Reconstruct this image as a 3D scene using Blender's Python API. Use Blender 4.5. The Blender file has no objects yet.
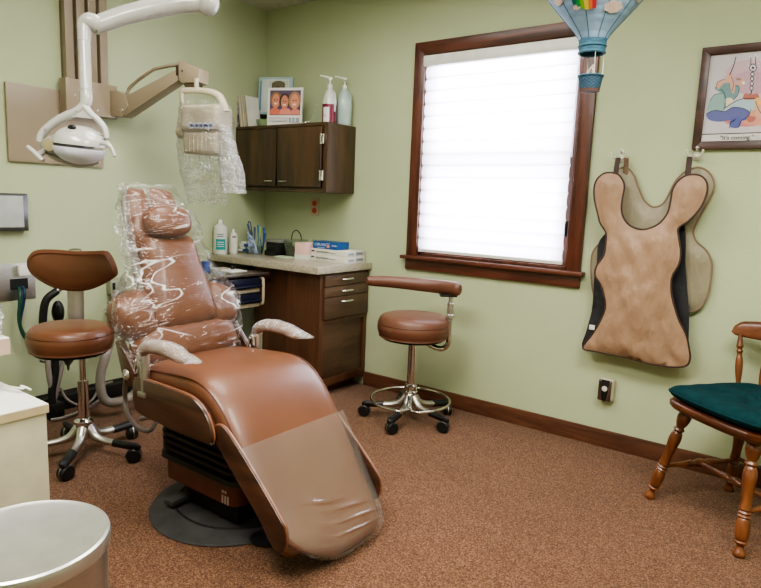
import bpy, bmesh, math, random
from mathutils import Vector, Matrix, noise
from mathutils.geometry import delaunay_2d_cdt
random.seed(7)
PI = math.pi
col = bpy.context.scene.collection
V = Vector

# ------------------------------------------------------------------ camera maths
FPX, YAW, PITCH, ROLL = 614.427, 2.20343, 0.148477, 0.0394234
CAM = V((3.31545, -3.07949, 1.17807))
_F = V((math.cos(PITCH)*math.cos(YAW), math.cos(PITCH)*math.sin(YAW), -math.sin(PITCH)))
_R0 = _F.cross(V((0, 0, 1))).normalized(); _U0 = _R0.cross(_F)
_R = math.cos(ROLL)*_R0 + math.sin(ROLL)*_U0
_U = -math.sin(ROLL)*_R0 + math.cos(ROLL)*_U0
def ray(x, y): return _F + _R*((x-380.5)/FPX) - _U*((y-294)/FPX)
def ud(x, y, dep): return CAM + ray(x, y)*dep
def un(x, y, ax, v):
    i = 'xyz'.index(ax); d = ray(x, y)
    return CAM + d*((v-CAM[i])/d[i])

# ------------------------------------------------------------------ materials
def lin(c):
    c = c/255.0
    return c/12.92 if c <= 0.04045 else ((c+0.055)/1.055)**2.4
def rgb(r, g, b): return (lin(r), lin(g), lin(b), 1)
def nm(name):
    m = bpy.data.materials.new(name); m.use_nodes = True
    nt = m.node_tree; b = nt.nodes['Principled BSDF']
    return m, nt, b
def N(nt, t, **kw):
    n = nt.nodes.new(t)
    for k, v in kw.items(): setattr(n, k, v)
    return n
def simple(name, c, rough=.5, metal=0, coat=0, spec=.5, c2=None, nscale=20, bump=0, bscale=200, stretch=None, detail=3, sheen=0, trans=0, alpha=1):
    m, nt, b = nm(name); L = nt.links
    b.inputs['Roughness'].default_value = rough; b.inputs['Metallic'].default_value = metal
    b.inputs['Coat Weight'].default_value = coat; b.inputs['Specular IOR Level'].default_value = spec
    b.inputs['Sheen Weight'].default_value = sheen; b.inputs['Base Color'].default_value = c
    b.inputs['Transmission Weight'].default_value = trans
    tc = N(nt, 'ShaderNodeTexCoord'); mp = N(nt, 'ShaderNodeMapping')
    L.new(tc.outputs['Object'], mp.inputs['Vector'])
    if stretch: mp.inputs['Scale'].default_value = stretch
    if c2 is None: c2 = tuple(x*.9 for x in c[:3])+(1,)
    n = N(nt, 'ShaderNodeTexNoise'); n.inputs['Scale'].default_value = nscale; n.inputs['Detail'].default_value = detail
    L.new(mp.outputs['Vector'], n.inputs['Vector'])
    r = N(nt, 'ShaderNodeValToRGB'); r.color_ramp.elements[0].color = c2; r.color_ramp.elements[1].color = c
    r.color_ramp.elements[0].position = .35; r.color_ramp.elements[1].position = .65
    L.new(n.outputs['Fac'], r.inputs['Fac']); L.new(r.outputs['Color'], b.inputs['Base Color'])
    if bump:
        n2 = N(nt, 'ShaderNodeTexNoise'); n2.inputs['Scale'].default_value = bscale; n2.inputs['Detail'].default_value = 2
        L.new(mp.outputs['Vector'], n2.inputs['Vector'])
        bp = N(nt, 'ShaderNodeBump'); bp.inputs['Strength'].default_value = bump; bp.inputs['Distance'].default_value = .01
        L.new(n2.outputs['Fac'], bp.inputs['Height']); L.new(bp.outputs['Normal'], b.inputs['Normal'])
    return m
def wood(name, ca, cb, axis='z', scale=14, rough=.45, coat=.15):
    m, nt, b = nm(name); L = nt.links
    b.inputs['Roughness'].default_value = rough; b.inputs['Coat Weight'].default_value = coat; b.inputs['Coat Roughness'].default_value = .25
    tc = N(nt, 'ShaderNodeTexCoord'); mp = N(nt, 'ShaderNodeMapping')
    s = [1, 1, 1]; s['xyz'.index(axis)] = .09
    mp.inputs['Scale'].default_value = s
    L.new(tc.outputs['Object'], mp.inputs['Vector'])
    n = N(nt, 'ShaderNodeTexNoise'); n.inputs['Scale'].default_value = scale; n.inputs['Detail'].default_value = 5; n.inputs['Distortion'].default_value = 1.2
    n2 = N(nt, 'ShaderNodeTexNoise'); n2.inputs['Scale'].default_value = scale*9; n2.inputs['Detail'].default_value = 3
    L.new(mp.outputs['Vector'], n.inputs['Vector']); L.new(mp.outputs['Vector'], n2.inputs['Vector'])
    mx = N(nt, 'ShaderNodeMath', operation='MULTIPLY_ADD'); mx.inputs[1].default_value = .35
    L.new(n2.outputs['Fac'], mx.inputs[0]); L.new(n.outputs['Fac'], mx.inputs[2])
    r = N(nt, 'ShaderNodeValToRGB'); r.color_ramp.elements[0].position = .5; r.color_ramp.elements[1].position = .82
    r.color_ramp.elements[0].color = ca; r.color_ramp.elements[1].color = cb
    L.new(mx.outputs[0], r.inputs['Fac']); L.new(r.outputs['Color'], b.inputs['Base Color'])
    return m
def carpet_mat():
    m, nt, b = nm('carpet'); L = nt.links
    b.inputs['Roughness'].default_value = .95; b.inputs['Specular IOR Level'].default_value = .1; b.inputs['Sheen Weight'].default_value = .15
    tc = N(nt, 'ShaderNodeTexCoord')
    v = N(nt, 'ShaderNodeTexVoronoi'); v.inputs['Scale'].default_value = 260; L.new(tc.outputs['Object'], v.inputs['Vector'])
    n = N(nt, 'ShaderNodeTexNoise'); n.inputs['Scale'].default_value = 190; n.inputs['Detail'].default_value = 3; n.inputs['Roughness'].default_value = .75; L.new(tc.outputs['Object'], n.inputs['Vector'])
    n3 = N(nt, 'ShaderNodeTexNoise'); n3.inputs['Scale'].default_value = 1.6; L.new(tc.outputs['Object'], n3.inputs['Vector'])
    r = N(nt, 'ShaderNodeValToRGB'); e = r.color_ramp.elements
    e[0].position = .36; e[0].color = rgb(80, 52, 38); e[1].position = .68; e[1].color = rgb(146, 110, 84)
    k = e.new(.5); k.color = rgb(108, 73, 52)
    mx = N(nt, 'ShaderNodeMix', data_type='FLOAT'); mx.inputs[0].default_value = .35
    sep = N(nt, 'ShaderNodeSeparateColor'); L.new(v.outputs['Color'], sep.inputs[0])
    L.new(n.outputs['Fac'], mx.inputs[2]); L.new(sep.outputs[0], mx.inputs[3]); L.new(mx.outputs[0], r.inputs['Fac'])
    mc = N(nt, 'ShaderNodeMix', data_type='RGBA', blend_type='MULTIPLY'); mc.inputs[0].default_value = .3
    L.new(r.outputs['Color'], mc.inputs[6]); L.new(n3.outputs['Fac'], mc.inputs[7]); L.new(mc.outputs[2], b.inputs['Base Color'])
    bp = N(nt, 'ShaderNodeBump'); bp.inputs['Strength'].default_value = .6; bp.inputs['Distance'].default_value = .004
    L.new(mx.outputs[0], bp.inputs['Height']); L.new(bp.outputs['Normal'], b.inputs['Normal'])
    return m
def film_mat(name, milky=.05, sc=14, bump=1.0, rough=.12, tint=(1, 1, 1, 1), gl=.16, fr=.5, stk=.55):
    """thin clear crinkled plastic: mostly see-through with sharp glossy folds, plus fold highlights painted on as white streaks"""
    m = bpy.data.materials.new(name); m.use_nodes = True; nt = m.node_tree; L = nt.links; nt.nodes.clear()
    out = N(nt, 'ShaderNodeOutputMaterial'); tr = N(nt, 'ShaderNodeBsdfTransparent'); tr.inputs[0].default_value = tint
    g = N(nt, 'ShaderNodeBsdfGlossy'); g.inputs['Roughness'].default_value = rough
    d = N(nt, 'ShaderNodeBsdfDiffuse'); d.inputs[0].default_value = (.9, .9, .9, 1)
    tc = N(nt, 'ShaderNodeTexCoord'); mp = N(nt, 'ShaderNodeMapping'); mp.inputs['Scale'].default_value = (1, .38, 1.9)
    mp.inputs['Rotation'].default_value = (.35, 0, 0); L.new(tc.outputs['Object'], mp.inputs['Vector'])
    n = N(nt, 'ShaderNodeTexNoise'); n.inputs['Scale'].default_value = sc; n.inputs['Detail'].default_value = 3; n.inputs['Distortion'].default_value = 1.5
    L.new(mp.outputs['Vector'], n.inputs['Vector'])
    # ridge = 1 - |2n-1|
    a = N(nt, 'ShaderNodeMath', operation='MULTIPLY_ADD'); a.inputs[1].default_value = 2; a.inputs[2].default_value = -1; L.new(n.outputs['Fac'], a.inputs[0])
    ab = N(nt, 'ShaderNodeMath', operation='ABSOLUTE'); L.new(a.outputs[0], ab.inputs[0])
    bp = N(nt, 'ShaderNodeBump'); bp.inputs['Strength'].default_value = bump; bp.inputs['Distance'].default_value = .03
    L.new(ab.outputs[0], bp.inputs['Height'])
    L.new(bp.outputs['Normal'], g.inputs['Normal'])
    n2 = N(nt, 'ShaderNodeTexNoise'); n2.inputs['Scale'].default_value = sc*.7; n2.inputs['Detail'].default_value = 2
    n2.inputs['Distortion'].default_value = 1.1; L.new(mp.outputs['Vector'], n2.inputs['Vector'])
    a2 = N(nt, 'ShaderNodeMath', operation='MULTIPLY_ADD'); a2.inputs[1].default_value = 2; a2.inputs[2].default_value = -1; L.new(n2.outputs['Fac'], a2.inputs[0])
    b2 = N(nt, 'ShaderNodeMath', operation='ABSOLUTE'); L.new(a2.outputs[0], b2.inputs[0])
    mr = N(nt, 'ShaderNodeMapRange'); mr.inputs[1].default_value = .0; mr.inputs[2].default_value = .026; mr.inputs[3].default_value = stk; mr.inputs[4].default_value = 0
    L.new(b2.outputs[0], mr.inputs[0])
    # large-scale gate so the white streaks painted as fold highlights come in clusters
    n3 = N(nt, 'ShaderNodeTexNoise'); n3.inputs['Scale'].default_value = sc*.6; L.new(tc.outputs['Object'], n3.inputs['Vector'])
    gt = N(nt, 'ShaderNodeMapRange'); gt.inputs[1].default_value = .42; gt.inputs[2].default_value = .52; L.new(n3.outputs['Fac'], gt.inputs[0])
    glint = N(nt, 'ShaderNodeMath', operation='MULTIPLY'); L.new(mr.outputs[0], glint.inputs[0]); L.new(gt.outputs[0], glint.inputs[1])
    lw = N(nt, 'ShaderNodeLayerWeight'); lw.inputs[0].default_value = .25; L.new(bp.outputs['Normal'], lw.inputs['Normal'])
    s = N(nt, 'ShaderNodeMath', operation='MULTIPLY_ADD'); s.inputs[1].default_value = fr; s.inputs[2].default_value = gl; L.new(lw.outputs['Fresnel'], s.inputs[0])
    m1 = N(nt, 'ShaderNodeMixShader'); L.new(s.outputs[0], m1.inputs[0]); L.new(tr.outputs[0], m1.inputs[1]); L.new(g.outputs[0], m1.inputs[2])
    df = N(nt, 'ShaderNodeMath', operation='ADD'); df.inputs[1].default_value = milky; L.new(glint.outputs[0], df.inputs[0])
    m2 = N(nt, 'ShaderNodeMixShader'); L.new(df.outputs[0], m2.inputs[0]); L.new(m1.outputs[0], m2.inputs[1]); L.new(d.outputs[0], m2.inputs[2])
    L.new(m2.outputs[0], out.inputs[0])
    return m
def attr_mat(name, rough=.6, coat=0):
    m, nt, b = nm(name); a = N(nt, 'ShaderNodeAttribute'); a.attribute_name = 'Col'
    nt.links.new(a.outputs['Color'], b.inputs['Base Color']); b.inputs['Roughness'].default_value = rough; b.inputs['Coat Weight'].default_value = coat
    return m

M = {}
M['wall'] = simple('wall_paint', rgb(182, 191, 157), .75, c2=rgb(179, 188, 154), nscale=3, bump=.12, bscale=120, spec=.25)
M['ceil'] = simple('ceiling_paint', rgb(205, 203, 190), .9, bump=.2, bscale=80)
M['carpet'] = carpet_mat()
M['base'] = wood('baseboard_wood', rgb(72, 42, 28), rgb(108, 68, 48), 'x', 16, .5)
M['darkbase'] = simple('dark_baseboard', rgb(42, 32, 28), .6)
M['winwood'] = wood('window_wood', rgb(62, 30, 20), rgb(102, 55, 38), 'z', 14, .4, .25)
M['winwoodx'] = wood('window_wood_horizontal', rgb(62, 30, 20), rgb(102, 55, 38), 'x', 14, .4, .25)
M['walnut'] = wood('walnut_veneer', rgb(40, 28, 17), rgb(80, 58, 37), 'z', 9, .42, .2)
M['cabwood'] = wood('cabinet_wood', rgb(64, 38, 24), rgb(94, 60, 40), 'z', 8, .45, .2)
M['drawerwood'] = wood('drawer_wood', rgb(66, 46, 32), rgb(92, 68, 50), 'y', 8, .45, .2)
M['sidewood'] = wood('chair_panel_wood', rgb(46, 27, 18), rgb(82, 50, 34), 'x', 12, .3, .4)
M['edgewood'] = wood('chair_panel_edge', rgb(112, 70, 50), rgb(150, 102, 78), 'x', 12, .4, .3)
M['maple'] = wood('maple_stain', rgb(72, 36, 17), rgb(126, 74, 42), 'z', 12, .3, .4)
M['maplex'] = wood('maple_stain_flat', rgb(68, 34, 17), rgb(118, 68, 40), 'x', 12, .3, .4)
M['leather'] = simple('brown_vinyl', rgb(112, 71, 49), .38, c2=rgb(104, 65, 44), nscale=6, bump=.08, bscale=420, coat=.12)
M['leather2'] = simple('brown_vinyl_dark', rgb(104, 66, 50), .42, c2=rgb(96, 59, 44), nscale=6, bump=.08, bscale=420, coat=.1)
M['seam'] = simple('dark_brown_piping', rgb(92, 50, 30), .5)
M['chrome'] = simple('chrome', (.72, .70, .68, 1), .16, 1)
M['alu'] = simple('brushed_aluminium', (.62, .60, .57, 1), .36, 1)
M['steel'] = simple('brushed_steel', (.55, .54, .52, 1), .38, 1, stretch=(1, 1, 8))
M['black'] = simple('black_plastic', rgb(22, 22, 23), .45)
M['rubber'] = simple('dark_grey_rubber', rgb(62, 60, 60), .75, c2=rgb(48, 46, 46), nscale=12)
M['bellow'] = simple('black_bellows', rgb(26, 27, 28), .5)
M['tan'] = simple('tan_enamel', rgb(151, 137, 117), .4, c2=rgb(147, 133, 113), nscale=4)
M['tan2'] = simple('cream_enamel', rgb(182, 172, 150), .38)
M['lampw'] = simple('glossy_off_white_plastic', rgb(176, 175, 170), .22, coat=.4)
M['lampg'] = simple('grey_lamp_plastic', rgb(150, 146, 140), .3)
M['counter'] = simple('speckled_laminate', rgb(176, 168, 148), .3, c2=rgb(152, 144, 126), nscale=60, detail=5, coat=.2)
M['white'] = simple('white_plastic', rgb(225, 224, 218), .35)
M['offw'] = simple('off_white_laminate', rgb(212, 211, 204), .4, c2=rgb(208, 207, 200))
M['beigeside'] = simple('beige_cabinet_side', rgb(186, 180, 156), .5)
M['beigeedge'] = simple('beige_wood_edge', rgb(190, 172, 138), .5)
M['navy'] = simple('navy_plastic', rgb(24, 28, 52), .35)
M['graytop'] = simple('dark_laminate_top', rgb(78, 66, 62), .2, coat=.5)
M['blue'] = simple('blue_plastic', rgb(22, 78, 160), .35)
M['teal'] = simple('teal_cushion_fabric', rgb(10, 52, 56), .9, c2=rgb(8, 43, 47), nscale=30, bump=.3, bscale=300, spec=.15)
M['apron'] = simple('tan_apron_vinyl', rgb(160, 130, 106), .45, c2=rgb(154, 124, 100), nscale=9, bump=.9, bscale=26, stretch=(1.4, 1, .5), spec=.4)
M['apron2'] = simple('pale_apron_vinyl', rgb(148, 140, 118), .5, c2=rgb(140, 132, 110), nscale=9, bump=.9, bscale=26, stretch=(1.4, 1, .5), spec=.4)
M['apiping'] = simple('dark_brown_binding', rgb(62, 44, 38), .7)
M['apiping2'] = simple('brown_striped_binding', rgb(128, 108, 88), .7)
M['ablack'] = simple('black_apron_lining', rgb(34, 34, 38), .6, bump=.4, bscale=20)
M['pframe'] = wood('dark_picture_frame', rgb(52, 30, 24), rgb(78, 48, 38), 'x', 14, .4)
M['attr'] = attr_mat('printed_colours')
M['attrg'] = attr_mat('printed_colours_gloss', .3, .4)
M['hose'] = simple('grey_rubber_hose', rgb(138, 130, 122), .5)
M['hosed'] = simple('black_rubber_hose', rgb(24, 24, 26), .5)
M['hoseg'] = simple('green_hose', rgb(30, 78, 62), .4)
M['hoseb'] = simple('navy_hose', rgb(28, 52, 88), .4)
M['hooky'] = simple('white_hook_enamel', rgb(215, 212, 200), .3)
M['film'] = film_mat('crinkled_clear_film', milky=.012, sc=7, gl=.04, rough=.1, fr=.3, stk=.6)
M['flapfilm'] = film_mat('loose_film', milky=.10, sc=11, gl=.12, rough=.12, fr=.4, stk=.8)
M['film2'] = film_mat('clear_bag_film', milky=.03, sc=15, gl=.05)
M['film3'] = film_mat('dense_crinkled_film', milky=.14, sc=28, gl=.22)
M['padfilm'] = film_mat('armrest_cover_film', milky=.14, sc=16, gl=.1, rough=.25, fr=.35)
def plain_film(name, milky, gl, rough):
    m = bpy.data.materials.new(name); m.use_nodes = True; nt = m.node_tree; L = nt.links; nt.nodes.clear()
    o = N(nt, 'ShaderNodeOutputMaterial'); t = N(nt, 'ShaderNodeBsdfTransparent'); g = N(nt, 'ShaderNodeBsdfGlossy'); d = N(nt, 'ShaderNodeBsdfDiffuse')
    g.inputs['Roughness'].default_value = rough; d.inputs[0].default_value = (.8, .78, .76, 1)
    tc = N(nt, 'ShaderNodeTexCoord'); n = N(nt, 'ShaderNodeTexNoise'); n.inputs['Scale'].default_value = 5; L.new(tc.outputs['Object'], n.inputs['Vector'])
    mr = N(nt, 'ShaderNodeMapRange'); mr.inputs[3].default_value = milky*.6; mr.inputs[4].default_value = milky*1.4; L.new(n.outputs['Fac'], mr.inputs[0])
    a = N(nt, 'ShaderNodeMixShader'); a.inputs[0].default_value = gl; L.new(t.outputs[0], a.inputs[1]); L.new(g.outputs[0], a.inputs[2])
    b = N(nt, 'ShaderNodeMixShader'); L.new(mr.outputs[0], b.inputs[0]); L.new(a.outputs[0], b.inputs[1]); L.new(d.outputs[0], b.inputs[2]); L.new(b.outputs[0], o.inputs[0])
    return m
M['toefilm'] = plain_film('toe_cover_film', .055, .13, .2)
# glass
def glass_mat(name, tint=(1, 1, 1, 1), g=.08, fr=.6):
    m = bpy.data.materials.new(name); m.use_nodes = True; nt = m.node_tree; nt.nodes.clear()
    o = N(nt, 'ShaderNodeOutputMaterial'); t = N(nt, 'ShaderNodeBsdfTransparent'); t.inputs[0].default_value = tint
    gl = N(nt, 'ShaderNodeBsdfGlossy'); gl.inputs['Roughness'].default_value = .05
    mx = N(nt, 'ShaderNodeMixShader'); lw = N(nt, 'ShaderNodeLayerWeight'); lw.inputs[0].default_value = .2
    ma = N(nt, 'ShaderNodeMath', operation='MULTIPLY_ADD'); ma.inputs[1].default_value = fr; ma.inputs[2].default_value = g
    nt.links.new(lw.outputs['Fresnel'], ma.inputs[0]); nt.links.new(ma.outputs[0], mx.inputs[0])
    nt.links.new(t.outputs[0], mx.inputs[1]); nt.links.new(gl.outputs[0], mx.inputs[2]); nt.links.new(mx.outputs[0], o.inputs[0])
    return m
M['glass'] = glass_mat('window_glass')
M['acryl'] = glass_mat('clear_acrylic', (.93, .97, .95, 1), .12)
M['pglass'] = glass_mat('picture_glass', (1, 1, 1, 1), .0, .12)
M['gel'] = simple('clear_gel_plastic', rgb(176, 196, 190), .2, coat=.5)
def shade_mat():
    m = bpy.data.materials.new('blind_fabric'); m.use_nodes = True; nt = m.node_tree; nt.nodes.clear()
    o = N(nt, 'ShaderNodeOutputMaterial'); t = N(nt, 'ShaderNodeBsdfTranslucent'); t.inputs[0].default_value = (.86, .84, .95, 1)
    d = N(nt, 'ShaderNodeBsdfDiffuse'); d.inputs[0].default_value = (.85, .84, .88, 1)
    tc = N(nt, 'ShaderNodeTexCoord'); w = N(nt, 'ShaderNodeTexNoise'); w.inputs['Scale'].default_value = 60
    nt.links.new(tc.outputs['Object'], w.inputs['Vector'])
    mr = N(nt, 'ShaderNodeMapRange'); mr.inputs[3].default_value = .72; mr.inputs[4].default_value = .8; nt.links.new(w.outputs['Fac'], mr.inputs[0])
    mx = N(nt, 'ShaderNodeMixShader'); nt.links.new(mr.outputs[0], mx.inputs[0])
    nt.links.new(d.outputs[0], mx.inputs[1]); nt.links.new(t.outputs[0], mx.inputs[2]); nt.links.new(mx.outputs[0], o.inputs[0])
    return m
M['shade'] = shade_mat()
def emit_mat(name, c, s):
    m = bpy.data.materials.new(name); m.use_nodes = True; nt = m.node_tree; b = nt.nodes['Principled BSDF']
    b.inputs['Emission Color'].default_value = c; b.inputs['Emission Strength'].default_value = s
    n = N(nt, 'ShaderNodeTexNoise'); n.inputs['Scale'].default_value = 40; nt.links.new(n.outputs['Fac'], b.inputs['Roughness'])
    return m

# ------------------------------------------------------------------ mesh builder
def frame_to(p0, p1):
    d = (V(p1)-V(p0)); q = d.normalized().to_track_quat('Z', 'Y')
    return Matrix.Translation(p0) @ q.to_matrix().to_4x4(), d.length
def catmull(pts, n=6, closed=False):
    pts = [V(p) for p in pts]; out = []; L = len(pts)
    rng = range(L) if closed else range(L-1)
    for i in rng:
        if closed: a, b, c, d = pts[(i-1) % L], pts[i], pts[(i+1) % L], pts[(i+2) % L]
        else: a, b, c, d = pts[max(i-1, 0)], pts[i], pts[i+1], pts[min(i+2, L-1)]
        for k in range(n):
            t = k/n
            out.append(.5*((2*b)+(c-a)*t+(2*a-5*b+4*c-d)*t*t+(3*b-a-3*c+d)*t**3))
    if not closed: out.append(pts[-1])
    return out
class MB:
    def __init__(s): s.bm = bmesh.new(); s.cl = None
    def _merge(s, t, Mx=None):
        if Mx is not None: t.transform(Mx)
        me = bpy.data.meshes.new('t'); t.to_mesh(me); t.free(); s.bm.from_mesh(me); bpy.data.meshes.remove(me); return s
    def box(s, x0, x1, y0, y1, z0, z1, bev=0, Mx=None, seg=2):
        t = bmesh.new(); bmesh.ops.create_cube(t, size=1)
        for v in t.verts: v.co = V((x0+(v.co.x+.5)*(x1-x0), y0+(v.co.y+.5)*(y1-y0), z0+(v.co.z+.5)*(z1-z0)))
        if bev: bmesh.ops.bevel(t, geom=t.edges[:], offset=bev, segments=seg, profile=.6, affect='EDGES')
        return s._merge(t, Mx)
    def cyl(s, p0, p1, r0, r1=None, seg=24, bev=0):
        if r1 is None: r1 = r0
        Mx, L = frame_to(p0, p1)
        b = min(bev, r0*.5, r1*.5) if bev else 0
        pr = [(0, 0), (r0-b, 0), (r0, b), (r1, L-b), (r1-b, L), (0, L)] if b else [(0, 0), (r0, 0), (r1, L), (0, L)]
        return s.lathe(pr, Mx, seg)
    def lathe(s, prof, Mx=None, seg=32, smooth_n=0):
        t = bmesh.new()
        if smooth_n: prof = [(p.x, p.z) for p in catmull([(a, 0, b) for a, b in prof], smooth_n)]
        rings = []
        for r, z in prof:
            if r <= 1e-6: rings.append([t.verts.new((0, 0, z))])
            else: rings.append([t.verts.new((r*math.cos(2*PI*k/seg), r*math.sin(2*PI*k/seg), z)) for k in range(seg)])
        for a, b in zip(rings, rings[1:]):
            for k in range(seg):
                k2 = (k+1) % seg
                f = None
                if len(a) == 1 and len(b) == 1: continue
                if len(a) == 1: f = [a[0], b[k2], b[k]]
                elif len(b) == 1: f = [a[k], a[k2], b[0]]
                else: f = [a[k], a[k2], b[k2], b[k]]
                t.faces.new(f)
        bmesh.ops.recalc_face_normals(t, faces=t.faces[:])
        return s._merge(t, Mx)
    def loft(s, rings, caps=True, closed_loop=False, Mx=None):
        t = bmesh.new(); R = [[t.verts.new(p) for p in ring] for ring in rings]; n = len(R[0])
        pairs = list(zip(R, R[1:])) + ([(R[-1], R[0])] if closed_loop else [])
        for a, b in pairs:
            for k in range(n): t.faces.new([a[k], a[(k+1) % n], b[(k+1) % n], b[k]])
        if caps and not closed_loop: t.faces.new(R[0][::-1]); t.faces.new(R[-1])
        bmesh.ops.recalc_face_normals(t, faces=t.faces[:])
        return s._merge(t, Mx)
    def tube(s, pts, r, seg=12, n=6, closed=False, flat=None):
        P = catmull(pts, n, closed) if n > 1 else [V(p) for p in pts]
        L = len(P); rr = r if isinstance(r, (list, tuple)) else None
        rings = []; up = None
        for i, p in enumerate(P):
            a = P[(i-1) % L] if closed or i > 0 else P[i]; b = P[(i+1) % L] if closed or i < L-1 else P[i]
            t = (b-a).normalized()
            if up is None: up = t.orthogonal().normalized() if flat is None else (V(flat)-t*V(flat).dot(t)).normalized()
            up = (up-t*up.dot(t)).normalized(); side = t.cross(up)
            if rr:
                f = i/(L-1)*(len(rr)-1); j = min(int(f), len(rr)-2); ra = rr[j]+(rr[j+1]-rr[j])*(f-j)
            else: ra = r
            if isinstance(ra, V): ru, rs = ra.x, ra.y
            else: ru = rs = ra
            rings.append([p+up*ru*math.cos(2*PI*k/seg)+side*rs*math.sin(2*PI*k/seg) for k in range(seg)])
        return s.loft(rings, not closed, closed)
    def sph(s, c, r, e=1.0, seg=32, rings=16, Mx=None):
        r = (r, r, r) if not isinstance(r, (tuple, list)) else r
        def sp(v): return math.copysign(abs(v)**e, v)
        t = bmesh.new(); bmesh.ops.create_uvsphere(t, u_segments=seg, v_segments=rings, radius=1)
        for v in t.verts:
            n = v.co.normalized(); lat = math.asin(max(-1, min(1, n.z))); lon = math.atan2(n.y, n.x)
            v.co = V((r[0]*sp(math.cos(lat))*sp(math.cos(lon)), r[1]*sp(math.cos(lat))*sp(math.sin(lon)), r[2]*sp(math.sin(lat))))
        m = Matrix.Translation(c) @ (Mx or Matrix())
        return s._merge(t, m)
    def prism(s, poly, plane, a0, a1, bev=0, Mx=None):
        """poly in 2D; plane 'xz' extrudes along y, 'yz' along x, 'xy' along z"""
        f = {'xz': lambda p, a: (p[0], a, p[1]), 'yz': lambda p, a: (a, p[0], p[1]), 'xy': lambda p, a: (p[0], p[1], a)}[plane]
        t = bmesh.new(); A = [t.verts.new(f(p, a0)) for p in poly]; B = [t.verts.new(f(p, a1)) for p in poly]; n = len(poly)
        t.faces.new(A[::-1]); t.faces.new(B)
        for k in range(n): t.faces.new([A[k], A[(k+1) % n], B[(k+1) % n], B[k]])
        bmesh.ops.recalc_face_normals(t, faces=t.faces[:])
        if bev:
            es = [e for e in t.edges if len(e.link_faces) == 2 and any(len(q.verts) == n and n > 4 for q in e.link_faces)] or t.edges[:]
            bmesh.ops.bevel(t, geom=es, offset=bev, segments=2, profile=.5, affect='EDGES')
        return s._merge(t, Mx)
    def grid(s, fn, nu, nv, thick=0):
        t = bmesh.new(); G = [[t.verts.new(fn(i/nu, j/nv)) for j in range(nv+1)] for i in range(nu+1)]
        for i in range(nu):
            for j in range(nv): t.faces.new([G[i][j], G[i+1][j], G[i+1][j+1], G[i][j+1]])
        bmesh.ops.recalc_face_normals(t, faces=t.faces[:])
        if thick: bmesh.ops.solidify(t, geom=t.faces[:], thickness=thick)
        return s._merge(t)
    def quad(s, a, b, c, d):
        vs = [s.bm.verts.new(p) for p in (a, b, c, d)]; s.bm.faces.new(vs); return s

world_roots = {}
def finish(name, me, mat, parent, ang=40):
    me.name = name
    for m in (mat if isinstance(mat, (list, tuple)) else [mat]): me.materials.append(m)
    me.shade_smooth()
    try: me.set_sharp_from_angle(angle=math.radians(ang))
    except Exception: pass
    o = bpy.data.objects.new(name, me); col.objects.link(o)
    if parent: o.parent = parent
    return o
def obj(name, mb, mat, parent=None, ang=40, loc=None):
    """mesh in world coordinates; if the parent chain ends in a root with a location it is shifted to local ones"""
    off = V((0, 0, 0)); p = parent
    while p is not None: off += V(p.location); p = p.parent
    if loc is not None: mb.bm.transform(Matrix.Translation(-V(loc)))
    elif parent is None:
        xs = [v.co for v in mb.bm.verts]
        c = V(((min(v.x for v in xs)+max(v.x for v in xs))/2, (min(v.y for v in xs)+max(v.y for v in xs))/2, min(v.z for v in xs)))
        loc = c; mb.bm.transform(Matrix.Translation(-c))
    else: mb.bm.transform(Matrix.Translation(-off))
    me = bpy.data.meshes.new(name); mb.bm.to_mesh(me); mb.bm.free()
    o = finish(name, me, mat, parent, ang)
    if parent is None: o.location = loc
    return o
def tag(o, label, cat, group=None, kind=None):
    if label: o['label'] = label
    if cat: o['category'] = cat
    if group: o['group'] = group
    if kind: o['kind'] = kind
    return o
def thing(name, label, cat, loc=(0, 0, 0), group=None):
    o = bpy.data.objects.new(name, None); o.empty_display_size = .05; col.objects.link(o); o.location = loc
    return tag(o, label, cat, group)
def struct(name, mb, mat, label=None, parent=None):
    o = obj(name, mb, mat, parent)
    if parent is None: o['kind'] = 'structure'
    if label: o['label'] = label
    return o
def flat(name, polys, parent=None, mat=None, lift=V((0, 0, 0)), step=0.0004, n=V((0, -1, 0)), label=None, cat=None):
    """coloured flat shapes, each a fan polygon with its own colour, stacked by a hair along n"""
    bm = bmesh.new(); lay = bm.loops.layers.float_color.new('Col')
    for i, (pts, c) in enumerate(polys):
        vs = [bm.verts.new(V(p)+lift+V(n)*(step*i)) for p in pts]
        f = bm.faces.new(vs)
        for l in f.loops: l[lay] = c
    bmesh.ops.triangulate(bm, faces=bm.faces[:])
    mb = MB(); mb.bm.free(); mb.bm = bm
    return obj(name, mb, mat or M['attr'], parent)
def ell(cx, cy, rx, ry, n=20, a0=0, a1=2*PI, rot=0):
    out = []
    for k in range(n):
        a = a0+(a1-a0)*k/(n if a1-a0 >= 2*PI-1e-6 else n-1)
        x, y = rx*math.cos(a), ry*math.sin(a)
        out.append((cx+x*math.cos(rot)-y*math.sin(rot), cy+x*math.sin(rot)+y*math.cos(rot)))
    return out
def text(name, s, size, Mx, mat, parent, extr=0.0004):
    cu = bpy.data.curves.new('t', 'FONT'); cu.body = s; cu.size = size; cu.extrude = extr; cu.align_x = 'CENTER'; cu.align_y = 'CENTER'
    to = bpy.data.objects.new('t', cu); col.objects.link(to)
    bpy.context.view_layer.update()
    dg = bpy.context.evaluated_depsgraph_get(); me = bpy.data.meshes.new_from_object(to.evaluated_get(dg))
    bpy.data.objects.remove(to); bpy.data.curves.remove(cu)
    off = V((0, 0, 0)); p = parent
    while p is not None: off += V(p.location); p = p.parent
    me.transform(Matrix.Translation(-off) @ Mx)
    o = finish(name, me, mat, parent, 30); return o
def face_mtx(origin, right, up):
    r = V(right).normalized(); u = V(up).normalized(); n = r.cross(u)
    m = Matrix((r, u, n)).transposed().to_4x4(); m.translation = V(origin); return m
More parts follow.
